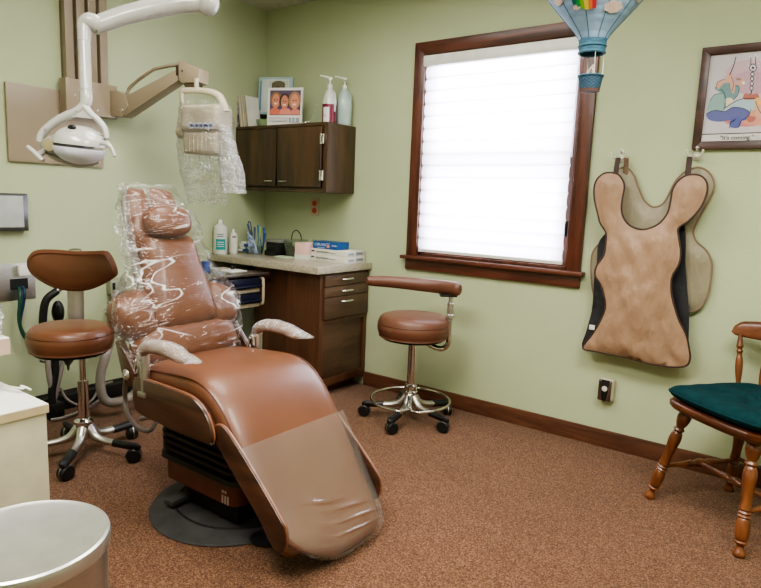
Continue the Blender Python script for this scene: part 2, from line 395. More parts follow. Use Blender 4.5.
def sheet(outline, step, fy, smooth=5):
    """closed outline in (x,z) -> triangulated sheet, y from fy(x,z,d) with d = distance to border"""
    P = [(p.x, p.y) for p in catmull([(a, b, 0) for a, b in outline], smooth, True)]
    xs = [p[0] for p in P]; zs = [p[1] for p in P]
    def inside(x, z):
        c = False; j = len(P)-1
        for i in range(len(P)):
            if (P[i][1] > z) != (P[j][1] > z) and x < (P[j][0]-P[i][0])*(z-P[i][1])/(P[j][1]-P[i][1])+P[i][0]: c = not c
            j = i
        return c
    def dist(x, z):
        return min(math.hypot(x-a, z-b) for a, b in P)
    pts = [V(p) for p in P]; x = min(xs)+step/2
    while x < max(xs):
        z = min(zs)+step/2
        while z < max(zs):
            if inside(x, z) and dist(x, z) > step*.5: pts.append(V((x, z)))
            z += step
        x += step
    n = len(P); res = delaunay_2d_cdt(pts, [(i, (i+1) % n) for i in range(n)], [], 1, 1e-6)
    mb = MB(); vs = [mb.bm.verts.new((v.x, fy(v.x, v.y, dist(v.x, v.y)), v.y)) for v in res[0]]
    for f in res[2]:
        if len(set(f)) > 2: mb.bm.faces.new([vs[i] for i in f])
    bmesh.ops.recalc_face_normals(mb.bm, faces=mb.bm.faces[:])
    return mb, P
# ------------------------------------------------------------------ room
RX, RY, RZ = 4.5, -4.3, 2.44
WX0, WX1, WZ0, WZ1 = 1.322, 2.232, .875, 2.012
struct('floor', MB().box(-.1, RX+.1, RY-.1, .1, -.08, 0), M['carpet'])
struct('ceiling', MB().box(-.1, RX+.1, RY-.1, .1, RZ, RZ+.08), M['ceil'])
struct('wall_left', MB().box(-.1, 0, RY-.1, .1, 0, RZ), M['wall'])
struct('wall_right', MB().box(RX, RX+.1, RY-.1, .1, 0, RZ), M['wall'])
struct('wall_front', MB().box(-.1, RX+.1, RY-.1, RY, 0, RZ), M['wall'])
wb = MB(); T = .12
wb.box(0, WX0, 0, T, 0, RZ).box(WX1, RX, 0, T, 0, RZ).box(WX0, WX1, 0, T, 0, WZ0).box(WX0, WX1, 0, T, WZ1, RZ)
struct('wall_window', wb, M['wall'])
def baseboard(name, x0, x1, y0, y1, mat):
    mb = MB().box(x0, x1, y0, y1, 0, .088, .004); struct(name, mb, mat)
baseboard('baseboard_window', .955, RX, -.016, 0, M['base'])
baseboard('baseboard_left', 0, .016, RY, -.46, M['darkbase'])
# window
w = bpy.data.objects.new('window_1', None); col.objects.link(w); w.location = (1.777, 0, .86); w['kind'] = 'structure'
cz = .072
c = MB()
def miter(mb, pts): mb.prism(pts, 'xz', -.022, 0, .003)
o0, o1, t1, b0 = WX0-cz, WX1+cz, WZ1+cz, WZ0-.006
miter(c, [(o0, b0), (WX0, b0), (WX0, WZ1), (o0, t1)]); miter(c, [(WX1, b0), (o1, b0), (o1, t1), (WX1, WZ1)])
obj('casing', c, M['winwood'], w)
c = MB(); miter(c, [(o0, t1), (WX0, WZ1), (WX1, WZ1), (o1, t1)]); obj('head_casing', c, M['winwoodx'], w)
obj('window_sill', MB().box(1.226, 2.328, -.055, 0, .850, .872, .006), M['winwoodx'], w)
obj('apron_board', MB().box(1.245, 2.306, -.02, 0, .788, .850, .004), M['winwoodx'], w)
c = MB().box(WX0, WX0+.012, 0, T, WZ0-.003, WZ1).box(WX1-.012, WX1, 0, T, WZ0-.003, WZ1).box(WX0, WX1, 0, T, WZ1-.012, WZ1).box(WX0, WX1, 0, T, WZ0-.004, WZ0+.012)
obj('jamb', c, M['winwood'], w)
s_ = MB(); a0, a1 = WX0+.014, WX1-.014
for z0, z1, yy in ((WZ0+.012, 1.44, .055), (1.405, WZ1-.014, .085)):
    s_.box(a0, a0+.04, yy, yy+.028, z0, z1).box(a1-.04, a1, yy, yy+.028, z0, z1).box(a0+.04, a1-.04, yy, yy+.028, z0, z0+.04).box(a0+.04, a1-.04, yy, yy+.028, z1-.036, z1)
sa = obj('sash', s_, M['winwood'], w)
obj('pane', MB().box(a0+.04, a1-.04, .067, .070, WZ0+.05, 1.406).box(a0+.04, a1-.04, .097, .100, 1.44, WZ1-.05), M['glass'], w)
obj('sash_lift', MB().box(1.735, 1.805, .036, .056, WZ0+.014, WZ0+.03, .004), M['black'], w)
obj('sash_latch', MB().box(WX1-.034, WX1-.022, -.004, .02, 1.04, 1.12, .003), M['black'], w)
# blind
bl = thing('window_blind', 'white horizontal-vane fabric blind glowing with daylight in the brown window frame', 'blind', (1.765, -.01, .9))
bx0, bx1 = 1.33, 2.205
bp = MB().box(bx0-.016, bx1+.025, -.03, .03, 1.945, 2.008, .012); obj('headrail', bp, M['white'], bl)
nv = 15; zb, zt = .912, 1.95; hv = (zt-zb)/nv
vv = MB()
prof = []
for k in range(nv):
    for j in range(7):
        t = j/6; prof.append((zb+hv*(k+t), -.006-.011*math.sin(PI*min(1, t*1.0))**.7 if j < 6 else -.003))
vv.grid(lambda u, v: V((bx0+(bx1-bx0)*v, prof[int(round(u*(len(prof)-1)))][1], prof[int(round(u*(len(prof)-1)))][0])), len(prof)-1, 6)
obj('vanes', vv, M['shade'], bl, 60)
obj('bottom_rail', MB().box(bx0, bx1, -.014, .004, .897, .915, .003), M['white'], bl)
# ------------------------------------------------------------------ ceiling fixtures, two of them added fill lights (behind and above the camera's view)
def troffer(x, y, power, label, rot=0):
    t = thing('ceiling_light', label, 'light', (x, y, RZ), None)
    obj('light_frame', MB().box(x-.62, x+.62, y-.32, y-.29, RZ-.05, RZ).box(x-.62, x+.62, y+.29, y+.32, RZ-.05, RZ).box(x-.62, x-.59, y-.32, y+.32, RZ-.05, RZ).box(x+.59, x+.62, y-.32, y+.32, RZ-.05, RZ), M['white'], t)
    obj('diffuser', MB().box(x-.59, x+.59, y-.29, y+.29, RZ-.03, RZ-.01), emit_mat('diffuser_glow', (1, .97, .9, 1), 3), t)
    ld = bpy.data.lights.new('lamp', 'AREA'); ld.shape = 'RECTANGLE'; ld.size = 1.15; ld.size_y = .56; ld.energy = power; ld.color = (1, .955, .875)
    lo = bpy.data.objects.new('lamp', ld); col.objects.link(lo); lo.parent = t; lo.location = (0, 0, -.06)
troffer(2.1, -2.75, 46, 'ceiling light panel between the dental chair and the trash can')
troffer(3.4, -1.7, 44, 'added fill light panel on the ceiling at the right, above the wooden chair')  # fill lamp added out of view to even out the room light
troffer(1.5, -1.3, 18, 'added fill light panel on the ceiling nearest the room corner')  # weak fill lamp, added out of view to brighten the dark corner
ld = bpy.data.lights.new('daylight', 'AREA'); ld.shape = 'RECTANGLE'; ld.size = 1.5; ld.size_y = 1.6; ld.energy = 190; ld.color = (.93, .95, 1)
lo = bpy.data.objects.new('daylight', ld); col.objects.link(lo); lo.location = (1.777, .75, 1.5); lo.rotation_euler = (-PI/2, 0, 0)
wd = bpy.data.worlds.new('World'); bpy.context.scene.world = wd; wd.use_nodes = True
wd.node_tree.nodes['Background'].inputs[0].default_value = (.85, .92, 1, 1); wd.node_tree.nodes['Background'].inputs[1].default_value = 1
# ------------------------------------------------------------------ wall cabinet
t = thing('wall_cabinet', 'dark walnut two-door cabinet hung in the corner of the green walls', 'cabinet', (.41, -.13, 1.22))
CX, CY0, CZ0, CZ1 = .818, -.268, 1.222, 1.636
c = MB().box(0, CX, CY0+.02, -.001, CZ0, CZ1, .002)
c.box(0.001, CX-.03, CY0, CY0+.02, CZ1-.018, CZ1).box(.03, CX-.03, CY0, CY0+.02, CZ0, CZ0+.022)
c.box(CX-.03, CX, CY0, CY0+.02, CZ0, CZ1).box(0.001, .03, CY0, CY0+.02, CZ0, CZ1-.018)
obj('carcass', c, M['walnut'], t)
for x0, x1, hx in ((.035, .40, .345), (.412, .782, .475)):
    d = obj('door', MB().box(x0, x1, CY0-.016, CY0, CZ0+.03, CZ1-.024, .003), M['walnut'], t)
    h = MB().tube([(hx-.035, CY0-.016, CZ0+.062), (hx-.03, CY0-.03, CZ0+.062), (hx+.03, CY0-.03, CZ0+.062), (hx+.035, CY0-.016, CZ0+.062)], .0042, 8, 4)
    obj('door_handle', h, M['chrome'], d)
    if x0 > .3:
        for z in (CZ0+.10, CZ1-.10):
            obj('hinge', MB().box(x1-.004, x1+.022, CY0-.02, CY0-.001, z-.03, z+.03, .002).cyl((x1, CY0-.02, z-.03), (x1, CY0-.02, z+.03), .005, seg=10), M['chrome'], d)
# ------------------------------------------------------------------ base cabinet + counter
SX, SY, SZ0, SZ1 = .985, -.508, .757, .798
tag(obj('countertop', MB().box(.0, SX, SY, -.001, SZ0, SZ1, .003), M['counter']), 'speckled beige laminate countertop running into the room corner', 'countertop')
t = thing('base_cabinet', 'brown wooden base cabinet with drawers and sliding doors under the beige countertop', 'cabinet', (.7, -.23, 0))
BX, BY = .955, -.452
c = MB().box(.40, BX-.02, BY, -.001, .07, SZ0).box(.44, BX-.07, BY+.05, -.02, 0, .07)
c.box(BX-.02, BX, BY, BY+.035, .07, SZ0).box(BX-.02, BX, -.03, -.001, .07, SZ0).box(BX-.02, BX, BY+.035, -.03, .07, .115).box(BX-.02, BX, BY+.035, -.03, .452, .475).box(BX-.02, BX, BY+.035, -.03, .742, SZ0)
obj('carcass', c, M['cabwood'], t)
yy0, yy1 = BY+.04, -.022
for z0, z1 in ((.676, .742), (.612, .672), (.480, .608)):
    d = obj('drawer', MB().box(BX-.014, BX+.014, yy0-.012, yy1+.012, z0, z1, .004), M['drawerwood'], t)
    zc = (z1-.028)
    h = MB().tube([(BX+.012, -.275, zc), (BX+.03, -.268, zc), (BX+.034, -.225, zc), (BX+.03, -.182, zc), (BX+.012, -.175, zc)], V((.006, .004)), 8, 4)
    obj('drawer_handle', h, M['chrome'], d)
obj('sliding_door', MB().box(BX-.012, BX-.006, BY+.035, -.225, .115, .452), M['drawerwood'], t)
obj('sliding_door', MB().box(BX-.02, BX-.014, -.24, -.03, .115, .452), M['drawerwood'], t)
# outlet above the counter
t = thing('wall_outlet', 'cream wall outlet with two orange-red sockets under the wall cabinet', 'outlet', (.487, 0, 1.09))
obj('cover_plate', MB().box(.45, .524, -.007, 0, 1.068, 1.19, .003), M['tan2'], t)
for z in (1.104, 1.152): obj('socket', MB().cyl((.487, -.006, z), (.487, -.011, z), .019, seg=20), simple('orange_socket', rgb(196, 62, 34), .4), t)
# ------------------------------------------------------------------ things on the wall cabinet
TOP = CZ1
def onray(px, py, y): return un(px, py, 'y', y)
def rectpoly(A, B, C_, D, u0, u1, v0, v1):
    """sub-rectangle of the quad A(0,0) B(1,0) C(1,1) D(0,1)"""
    f = lambda u, v: A*(1-u)*(1-v)+B*u*(1-v)+C_*u*v+D*(1-u)*v
    return [f(u0, v0), f(u1, v0), f(u1, v1), f(u0, v1)]
def card(name, label, cat, x0, x1, y0, y1, z0, h, back, th, border, content, mat=None, standing=True):
    """flat upright printed card; x0,y0 -> x1,y1 base line, leaning back"""
    t = thing(name, label, cat, ((x0+x1)/2, (y0+y1)/2, z0))
    A, B = V((x0, y0, z0)), V((x1, y1, z0)); r = (B-A).normalized(); bk = V((-r.y, r.x, 0))
    upv = V((0, 0, h))+bk*back; n = r.cross(upv).normalized()
    C_, D = B+upv, A+upv
    mb = MB(); q = -n*th
    t_ = bmesh.new(); a = [t_.verts.new(p) for p in (A, B, C_, D)]; b = [t_.verts.new(p+q) for p in (A, B, C_, D)]
    t_.faces.new(a); t_.faces.new(b[::-1])
    for k in range(4): t_.faces.new([a[k], b[k], b[(k+1) % 4], a[(k+1) % 4]])
    bmesh.ops.recalc_face_normals(t_, faces=t_.faces[:]); mb._merge(t_)
    obj('board', mb, border, t)
    if standing:
        mm = (A+B)/2; obj('stand', MB().prism([(0, 0), (.05, 0), (0, h*.6)], 'xz', -.003, .003, Mx=Matrix.Translation(mm-n*(th+.002)) @ Matrix.Rotation(math.atan2(bk.y, bk.x), 4, 'Z')), M['black'], t)
    f = lambda u, v: A+(B-A)*u+upv*v
    polys = [([f(u, v) for u, v in pts], c) for pts, c in content]
    flat('print', polys, t, M['attrg'], lift=n*.0006, n=n)
    return t
def R4(a, b, c, d): return [(a, c), (b, c), (b, d), (a, d)]
def facepoly(cx, cy, s, skin, hair, asp=1.25):
    o = [(ell(cx, cy+.02*s, .62*s, .62*s*asp), hair), (ell(cx, cy-.10*s, .40*s, .56*s*asp), skin)]
    o += [(ell(cx-.15*s, cy, .07*s, .05*s*asp), rgb(60, 35, 30)), (ell(cx+.15*s, cy, .07*s, .05*s*asp), rgb(60, 35, 30))]
    o += [(ell(cx, cy-.36*s, .17*s, .07*s*asp), rgb(235, 220, 215)), (ell(cx, cy-.16*s, .05*s, .1*s*asp), tuple(x*.8 for x in skin[:3])+(1,))]
    return o
sk, sk2 = rgb(206, 140, 122), rgb(196, 124, 106)
ct = [(R4(0, 1, 0, 1), rgb(176, 200, 208)), (R4(.1, .9, .06, .94), rgb(214, 222, 220)), (R4(.3, .86, .12, .9), rgb(200, 208, 200)),
      (ell(.58, .62, .22, .26), rgb(72, 52, 44)), (ell(.58, .80, .2, .1), rgb(120, 112, 92)), (ell(.42, .5, .09, .2), rgb(66, 46, 38)), (ell(.74, .5, .09, .2), rgb(66, 46, 38))]
ct += facepoly(.58, .56, .26, sk, rgb(72, 50, 42), 1.1)
ct += [(R4(.05, .09, .1, .9), rgb(110, 150, 170)), (R4(.3, .8, .12, .3), rgb(150, 100, 90))]
pA, pB = onray(261.5, 104, -.10), onray(293, 103, -.10)
card('display_card', 'pale blue display card with a dark-haired woman portrait, standing behind the white card', 'picture', .06, .28, -.13, -.03, TOP+.10, .245, .02, .012, simple('pale_blue_card', rgb(176, 200, 208), .5), ct, standing=False)
# easel foot for the blue card
obj('easel', MB().box(.13, .23, -.12, -.03, TOP, TOP+.012, .003).box(.165, .185, -.08, -.066, TOP+.01, TOP+.10), M['black'], bpy.data.objects['display_card'])
cw = [(R4(0, 1, 0, 1), rgb(232, 230, 226)), (R4(.06, .95, .28, .93), rgb(96, 84, 116)),
      ([(.07, .3), (.07, .42), (.2, .5), (.36, .42), (.38, .3)], rgb(214, 118, 96)), ([(.35, .3), (.38, .44), (.52, .48), (.66, .44), (.7, .3)], rgb(226, 142, 124)),
      ([(.66, .3), (.7, .42), (.84, .46), (.94, .4), (.94, .3)], rgb(216, 134, 118))]
cw += facepoly(.24, .68, .27, rgb(214, 142, 118), rgb(150, 112, 86)) + facepoly(.50, .64, .26, rgb(212, 140, 120), rgb(86, 62, 58)) + facepoly(.79, .66, .29, rgb(220, 148, 126), rgb(168, 128, 96))
cw += [(R4(.06, .95, .19, .21), rgb(160, 130, 130)), (R4(.06, .6, .12, .2), rgb(206, 204, 206)), (R4(.66, .94, .1, .2), rgb(150, 156, 170)), (R4(.72, .75, .1, .2), rgb(225, 225, 225)), (R4(.82, .85, .1, .2), rgb(225, 225, 225))]
card('display_card', 'white bordered display card with three smiling people, standing at the front of the wall cabinet', 'picture', .275, .494, -.245, -.155, TOP, .24, .015, .012, M['white'], cw)
# leaning folders
t = thing('file_folders', 'stack of cream folders and a magazine leaning on the left end of the wall cabinet', 'folders', (.1, -.15, TOP))
rng = random.Random(3)
for k in range(5):
    x = .03+k*.012
    obj('folder', MB().prism([(x, TOP), (x+.009, TOP), (x-.018, TOP+.205-rng.random()*.012), (x-.027, TOP+.205)], 'xz', -.262+rng.random()*.008, -.15, .0015), [M['tan2'], M['offw'], M['tan2'], M['white'], M['tan2']][k], t)
pg = MB().prism([(.012, TOP), (.022, TOP), (.004, TOP+.18), (.002, TOP+.18)], 'xz', -.264, -.15); mg = obj('magazine', pg, simple('magazine_cover', rgb(70, 60, 80), .3, c2=rgb(220, 214, 210), nscale=30), t)
obj('sheet', MB().prism([(.115, TOP), (.118, TOP), (.085, TOP+.2), (.082, TOP+.2)], 'xz', -.26, -.15), M['white'], t)
# green bowl
c = MB().loft([[V((.21+a*x, -.205+b*y, TOP+z)) for x, y in ell(0, 0, 1, 1, 28)] for a, b, z in ((.042, .035, 0), (.055, .045, .012), (.062, .05, .042), (.064, .052, .044), (.058, .047, .042), (.05, .04, .012))])
tag(obj('soap_dish', c, simple('pale_green_ceramic', rgb(140, 160, 122), .3)), 'small pale green dish in front of the folders on the wall cabinet', 'dish')
# small metal dish bits
t = thing('metal_clips', 'small heap of shiny metal clips between the white card and the pump bottles', 'clips', (.60, -.2, TOP))
for k in range(6):
    x, y = .555+k*.016, -.245+rng.random()*.03
    obj('clip', MB().tube([(x-.008, y, TOP+.003), (x, y+.006, TOP+.012), (x+.009, y, TOP+.016), (x+.005, y-.008, TOP+.004)], .0022, 6, 4), M['chrome'], t)
# clear wedge stand
c = MB().prism([(.615, TOP), (.675, TOP), (.672, TOP+.12), (.664, TOP+.12)], 'xz', -.21, -.206).prism([(.615, TOP), (.675, TOP), (.675, TOP+.004), (.615, TOP+.004)], 'xz', -.21, -.15)
tag(obj('sign_holder', c, M['acryl']), 'clear acrylic sign holder beside the magenta pump bottle', 'sign holder')
# pump bottles
def pump_bottle(x, y, r, h, body, liquid, fill, label, ang, lab=None):
    t = thing('pump_bottle', label, 'bottle', (x, y, TOP))
    Mx = Matrix.Translation((x, y, TOP))
    obj('bottle', MB().lathe([(0, 0), (r*.9, 0), (r, .006), (r, h*.62), (r*.92, h*.72), (r*.6, h*.9), (r*.34, h*.98), (r*.34, h), (0, h)], Mx, 28), body, t)
    if fill: obj('liquid', MB().lathe([(0, .002), (r*1.006, .004), (r*1.008, h*fill), (0, h*fill)], Mx, 28), liquid, t)
    hd = MB().tube([(x+r*.3, y, TOP+h*.93), (x+r*.85, y, TOP+h*.85), (x+r*1.02, y, TOP+h*.6), (x+r*.95, y, TOP+h*.35)], .006, 8, 5); obj('grip', hd, body, t)
    c = MB().cyl((x, y, TOP+h), (x, y, TOP+h+.022), .015, .014, 20, .002).cyl((x, y, TOP+h+.022), (x, y, TOP+h+.055), .0045, seg=10)
    dx, dy = math.cos(ang), math.sin(ang); zz = TOP+h+.058
    c.cyl((x, y, zz-.008), (x, y, zz+.004), .011, .009, 14)
    c.tube([(x+dx*.012, y+dy*.012, zz+.001), (x-dx*.03, y-dy*.03, zz+.008), (x-dx*.062, y-dy*.062, zz+.012)], [V((.005, .008)), V((.004, .007)), V((.003, .004))], 10, 4)
    obj('pump', c, M['white'], t)
    if lab: lab(t, x, y, r, h)
    return t
def curved_label(t, x, y, r, z0, z1, a0, a1, mat):
    return obj('label', MB().grid(lambda u, v: V((x+(r+.0012)*math.cos(a0+(a1-a0)*u), y+(r+.0012)*math.sin(a0+(a1-a0)*u), z0+(z1-z0)*v)), 16, 2), mat, t)
def lab1(t, x, y, r, h):
    curved_label(t, x, y, r, TOP+.012, TOP+h*.46, -1.75, -.85, M['white'])
    text('label_text', '70', .022, face_mtx((x+.006, y-r-.0035, TOP+.045), (1, .35, 0), (0, 0, 1)), simple('pink_print', rgb(210, 70, 130), .5), t)
magenta = simple('magenta_soap', rgb(118, 22, 52), .25, coat=.4)
clearb = simple('clear_bottle_plastic', rgb(206, 208, 202), .22, coat=.5)
pump_bottle(.728, -.155, .044, .215, clearb, magenta, .55, 'clear pump bottle of magenta soap with white label on the wall cabinet', .9, lab1)
pump_bottle(.762, -.056, .05, .225, M['gel'], M['gel'], 0, 'pale blue-green gel pump bottle nearest the right end of the wall cabinet', .9)
# ------------------------------------------------------------------ things on the countertop
CT = SZ1
def bottle(x, y, r, h, label, tealx):
    t = thing('plastic_bottle', label, 'bottle', (x, y, CT)); Mx = Matrix.Translation((x, y, CT))
    obj('bottle', MB().lathe([(0, 0), (r*.92, 0), (r, .006), (r, h*.72), (r*.9, h*.8), (r*.38, h*.87), (r*.36, h*.9), (0, h*.9)], Mx, 28), M['offw'], t)
    obj('cap', MB().cyl((x, y, CT+h*.89), (x, y, CT+h), r*.34, r*.28, 20, .002), M['white'], t)
    if tealx:
        curved_label(t, x, y, r, CT+.03, CT+.10, -1.3, .1, simple('teal_label', rgb(16, 150, 150), .4))
        for z in (.115, .128): curved_label(t, x, y, r, CT+z, CT+z+.006, -1.1, -.2, simple('grey_print', rgb(96, 104, 116), .5))
        for k in range(3): obj('label', MB().grid(lambda u, v: V((x+(r+.002)*math.cos(-1.1+u*1.0), y+(r+.002)*math.sin(-1.1+u*1.0), CT+.05+k*.014+v*.004)), 8, 1), M['white'], t)
    else:
        curved_label(t, x, y, r, CT+.11, CT+.118, -1.0, -.1, simple('black_print', rgb(40, 40, 46), .5))
bottle(.052, -.44, .045, .225, 'large white plastic bottle with a teal label at the left end of the countertop', True)
bottle(.095, -.365, .027, .165, 'slim white plastic bottle beside the large teal-labelled bottle', False)
# clear tumbler of wrapped toothbrushes
t = thing('toothbrush_basket', 'clear basket of blue and green wrapped instruments standing on the countertop', 'basket', (.16, -.22, CT))
obj('basket', MB().lathe([(.05, 0), (.062, .05), (.066, .052), (.054, 0), (0, 0)], Mx=Matrix.Translation((.155, -.235, CT)), seg=24), M['acryl'], t)
cols = [rgb(26, 78, 150), rgb(30, 92, 160), rgb(150, 168, 50), rgb(44, 104, 130), rgb(20, 50, 110), rgb(110, 140, 60), rgb(36, 60, 96)]
for k in range(12):
    a = rng.uniform(-.05, .05); b = rng.uniform(-.04, .04); x, y = .155+a, -.235+b
    tx, ty = x-.03+rng.uniform(-.05, .035), y+rng.uniform(-.01, .04); tz = CT+rng.uniform(.13, .2)
    mm = simple('brush_handle', cols[k % 7], .3)
    p_ = obj('toothbrush', MB().tube([(x, y, CT+.01), ((x+tx)/2+.003, (y+ty)/2, (CT+tz)/2), (tx, ty, tz)], [V((.006, .004)), V((.004, .003)), V((.008, .005))], 8, 5), mm, t)
obj('pouch', MB().prism([(.14, CT+.005), (.235, CT+.005), (.19, CT+.105), (.12, CT+.15)], 'xz', -.275, -.268, .002), simple('blue_pouch', rgb(96, 120, 168), .25, c2=rgb(190, 200, 220), nscale=40, coat=.5), t)
obj('loop_handle', MB().tube([(.10, -.22, CT+.12), (.075, -.22, CT+.19), (.082, -.22, CT+.212), (.098, -.22, CT+.20), (.115, -.22, CT+.13)], .004, 8, 5), simple('navy_loop', rgb(50, 66, 96), .4), t)
for k in range(4):
    z = CT+.02+.017*k; y = -.27+.006*k
    t2 = thing('syringe_tip', ['white capped tube lying lowest at the left of the toothbrush basket', 'white capped tube lying second from the bottom at the left of the toothbrush basket', 'white capped tube lying second from the top at the left of the toothbrush basket', 'white capped tube lying topmost at the left of the toothbrush basket'][k], 'tube', (.1, y, z-.009), 'white capped tubes beside the toothbrush basket')
    x0 = .055+.012*(k % 2)
    obj('cap', MB().cyl((x0, y-.02, z), (x0+.04, y-.012, z), .007, .0085, 12, .001), M['white'], t2)
    obj('barrel', MB().cyl((x0+.04, y-.012, z), (x0+.09, y, z), .0085, .0085, 12), M['blue'] if k % 2 == 0 else M['gel'], t2)
# black device box with glass basket lid
t = thing('black_device', 'black boxy device with a grey lid on the countertop', 'device', (.31, -.17, CT))
obj('body', MB().box(.255, .385, -.225, -.10, CT, CT+.088, .01), M['black'], t)
obj('lid', MB().box(.25, .39, -.232, -.095, CT+.088, CT+.108, .004), simple('grey_lid', rgb(130, 130, 124), .3), t)
obj('front_tray', MB().box(.262, .378, -.245, -.225, CT, CT+.035, .006), M['black'], t)
t = thing('acrylic_box', 'clear acrylic box with a dark wire handle beside the black device', 'box', (.46, -.15, CT))
c = MB()
for a in ((.400, .403, -.2, -.08), (.505, .508, -.2, -.08), (.403, .505, -.2, -.197), (.403, .505, -.083, -.08)): c.box(*a, CT, CT+.115)
obj('box_walls', c, M['acryl'], t)
obj('contents', MB().box(.407, .500, -.19, -.09, CT, CT+.07, .01), M['black'], t)
obj('wire_handle', MB().tube([(.41, -.14, CT+.11), (.42, -.14, CT+.155), (.455, -.14, CT+.175), (.49, -.14, CT+.15), (.50, -.14, CT+.11)], .003, 8, 6), M['black'], t)
tag(obj('paper_pad', MB().box(.40, .52, -.29, -.215, CT, CT+.008, .002), simple('pale_green_paper', rgb(190, 206, 176), .7)), 'pale green paper pad in front of the clear acrylic box', 'pad')
tag(obj('glass_frame', MB().box(.52, .62, -.06, -.052, CT, CT+.12, .002), M['acryl']), 'empty clear acrylic frame standing behind the pink box', 'frame')
# pink box
t = thing('tissue_box', 'pink and white cardboard box at the left end of the glove boxes', 'box', (.6, -.26, CT))
obj('carton', MB().box(.545, .636, -.245, -.13, CT, CT+.105, .002), simple('pink_card', rgb(222, 176, 170), .6, c2=rgb(228, 190, 184), nscale=3), t)
obj('white_base', MB().box(.544, .637, -.246, -.129, CT, CT+.03), M['white'], t)
# two long white boxes + blue box
def carton(x0, x1, y0, y1, z, h, label, nprint):
    t = thing('supply_box', label, 'box', ((x0+x1)/2, (y0+y1)/2, z), 'long white supply boxes on the countertop')
    obj('carton', MB().box(x0, x1, y0, y1, z, z+h, .0015), simple('white_card', rgb(214, 212, 202), .6), t)
    f = lambda u, v: V((x0+(x1-x0)*u, y0, z+h*v)); g = lambda u, v: V((x1, y0+(y1-y0)*u, z+h*v))
    P = [(R4(.03, .12, .45, .75), rgb(70, 78, 76)), (R4(.16, .55, .55, .66), rgb(120, 122, 120)), (R4(.6, .72, .4, .5), rgb(90, 92, 94))]
    flat('front_print', [([f(*q) for q in p], c) for p, c in P], t, lift=V((0, -.0006, 0)))
    Q = [(R4(.08, .4, .2, .7), rgb(176, 182, 190)), (R4(.5, .9, .25, .8), rgb(150, 152, 154)), (R4(.55, .85, .5, .58), rgb(80, 80, 84)), (R4(.12, .36, .4, .5), rgb(110, 118, 140))]
    flat('end_print', [([g(*q) for q in p], c) for p, c in Q], t, lift=V((.0006, 0, 0)), n=V((1, 0, 0)))
    mk = simple('grey_lettering', rgb(96, 98, 100), .6)
    for a_, b_ in ((.17, .22), (.23, .30), (.31, .36), (.37, .45), (.46, .52), (.55, .60)): obj('print_line', MB().box(x0+(x1-x0)*a_, x0+(x1-x0)*b_, y0-.0014, y0-.0004, z+h*.40, z+h*.50), mk, t)
carton(.64, .94, -.205, -.02, CT, .037, 'long white printed supply box, lower of the two under the blue box', None)
carton(.642, .938, -.203, -.022, CT+.0375, .037, 'long white printed supply box directly under the blue box', None)
z = CT+.075
t = thing('blue_box', 'blue SPLASH carton on top of the white supply boxes', 'box', (.73, -.15, z))
obj('carton', MB().box(.652, .855, -.19, -.08, z, z+.046, .0015), simple('blue_card', rgb(22, 78, 142), .35), t)
text('lettering', 'SPLASH', .0245, face_mtx((.722, -.1912, z+.026), (1, 0, 0), (0, 0, 1)), simple('pale_blue_lettering', rgb(196, 214, 232), .5), t)
text('lettering', 'SPLASH', .0125, face_mtx((.829, -.1912, z+.024), (1, 0, 0), (0, 0, 1)), M['white'], t)
f = lambda u, v: V((.652+.203*u, -.19, z+.046*v))
flat('print', [([f(*q) for q in p], c) for p, c in [(ell(.09, .55, .045, .25), rgb(70, 140, 190)), (R4(.18, .5, .12, .2), rgb(160, 190, 220)), (R4(.57, .68, .2, .62), rgb(200, 140, 140)), (R4(.54, .7, .74, .8), rgb(180, 200, 220)), (R4(.745, .752, .05, .95), rgb(90, 110, 170))]], t, lift=V((0, -.0005, 0)))
# ------------------------------------------------------------------ dental cart beside the counter
t = thing('dental_cart', 'dark-topped dental cart with navy drawers between the counter and the exam chair', 'cart', (.42, -.78, 0))
ct_ = [un(270.5, 270, 'z', .735), un(217, 278, 'z', .735)]
GX = .60
obj('cart_top', MB().box(.12, GX, -.97, -.515, .72, .735, .004), M['graytop'], t)
obj('cart_body', MB().box(.16, .52, -.92, -.56, .53, .72, .006), M['black'], t)
for z0, z1 in ((.643, .705), (.555, .612)):
    d = obj('drawer', MB().box(.5, .578, -.90, -.565, z0, z1, .006), M['navy'], t)
    obj('drawer_handle', MB().tube([(.575, -.89, z0+.012), (.592, -.88, z0+.014), (.592, -.58, z0+.014), (.575, -.57, z0+.012)], .007, 10, 3), M['navy'], d)
    obj('drawer_lip', MB().box(.5, .572, -.9, -.565, z0-.026, z0-.003, .004), M['tan2'], d)
for y in (-.912, -.556): obj('side_bracket', MB().tube([(.52, y, .71), (.58, y, .70), (.592, y, .68), (.592, y, .57), (.58, y, .545), (.52, y, .535)], .009, 10, 3), M['tan2'], t)
obj('post', MB().cyl((.3, -.74, .05), (.3, -.74, .53), .03, seg=20), M['alu'], t)
obj('base', MB().box(.14, .5, -.9, -.58, .03, .06, .01), M['black'], t)
for x in (.17, .47):
    for y in (-.87, -.61): obj('caster', MB().cyl((x, y-.012, .018), (x, y+.012, .018), .018, seg=16), M['black'], t)
pc = un(207, 272, 'z', .735)
c = thing('blue_cup', 'blue plastic cup on the dark top of the dental cart', 'cup', (.3, -.86, .735))
obj('cup_body', MB().lathe([(0, 0), (.024, 0), (.027, .05), (.03, .055), (.026, .055), (.022, .006), (0, .006)], Matrix.Translation((.33, -.77, .735)), 24), M['blue'], c)
c = thing('paper_tray', 'white paper tray with a small instrument on the dental cart', 'tray', (.42, -.66, .735))
obj('tray', MB().box(.28, .50, -.72, -.60, .735, .741, .002, Mx=None), M['white'], c)
obj('ring', MB().tube([(.36+.03*math.cos(a), -.66+.025*math.sin(a), .744) for a in [k*PI/5 for k in range(10)]], .003, 6, 2, True), M['tan2'], c)
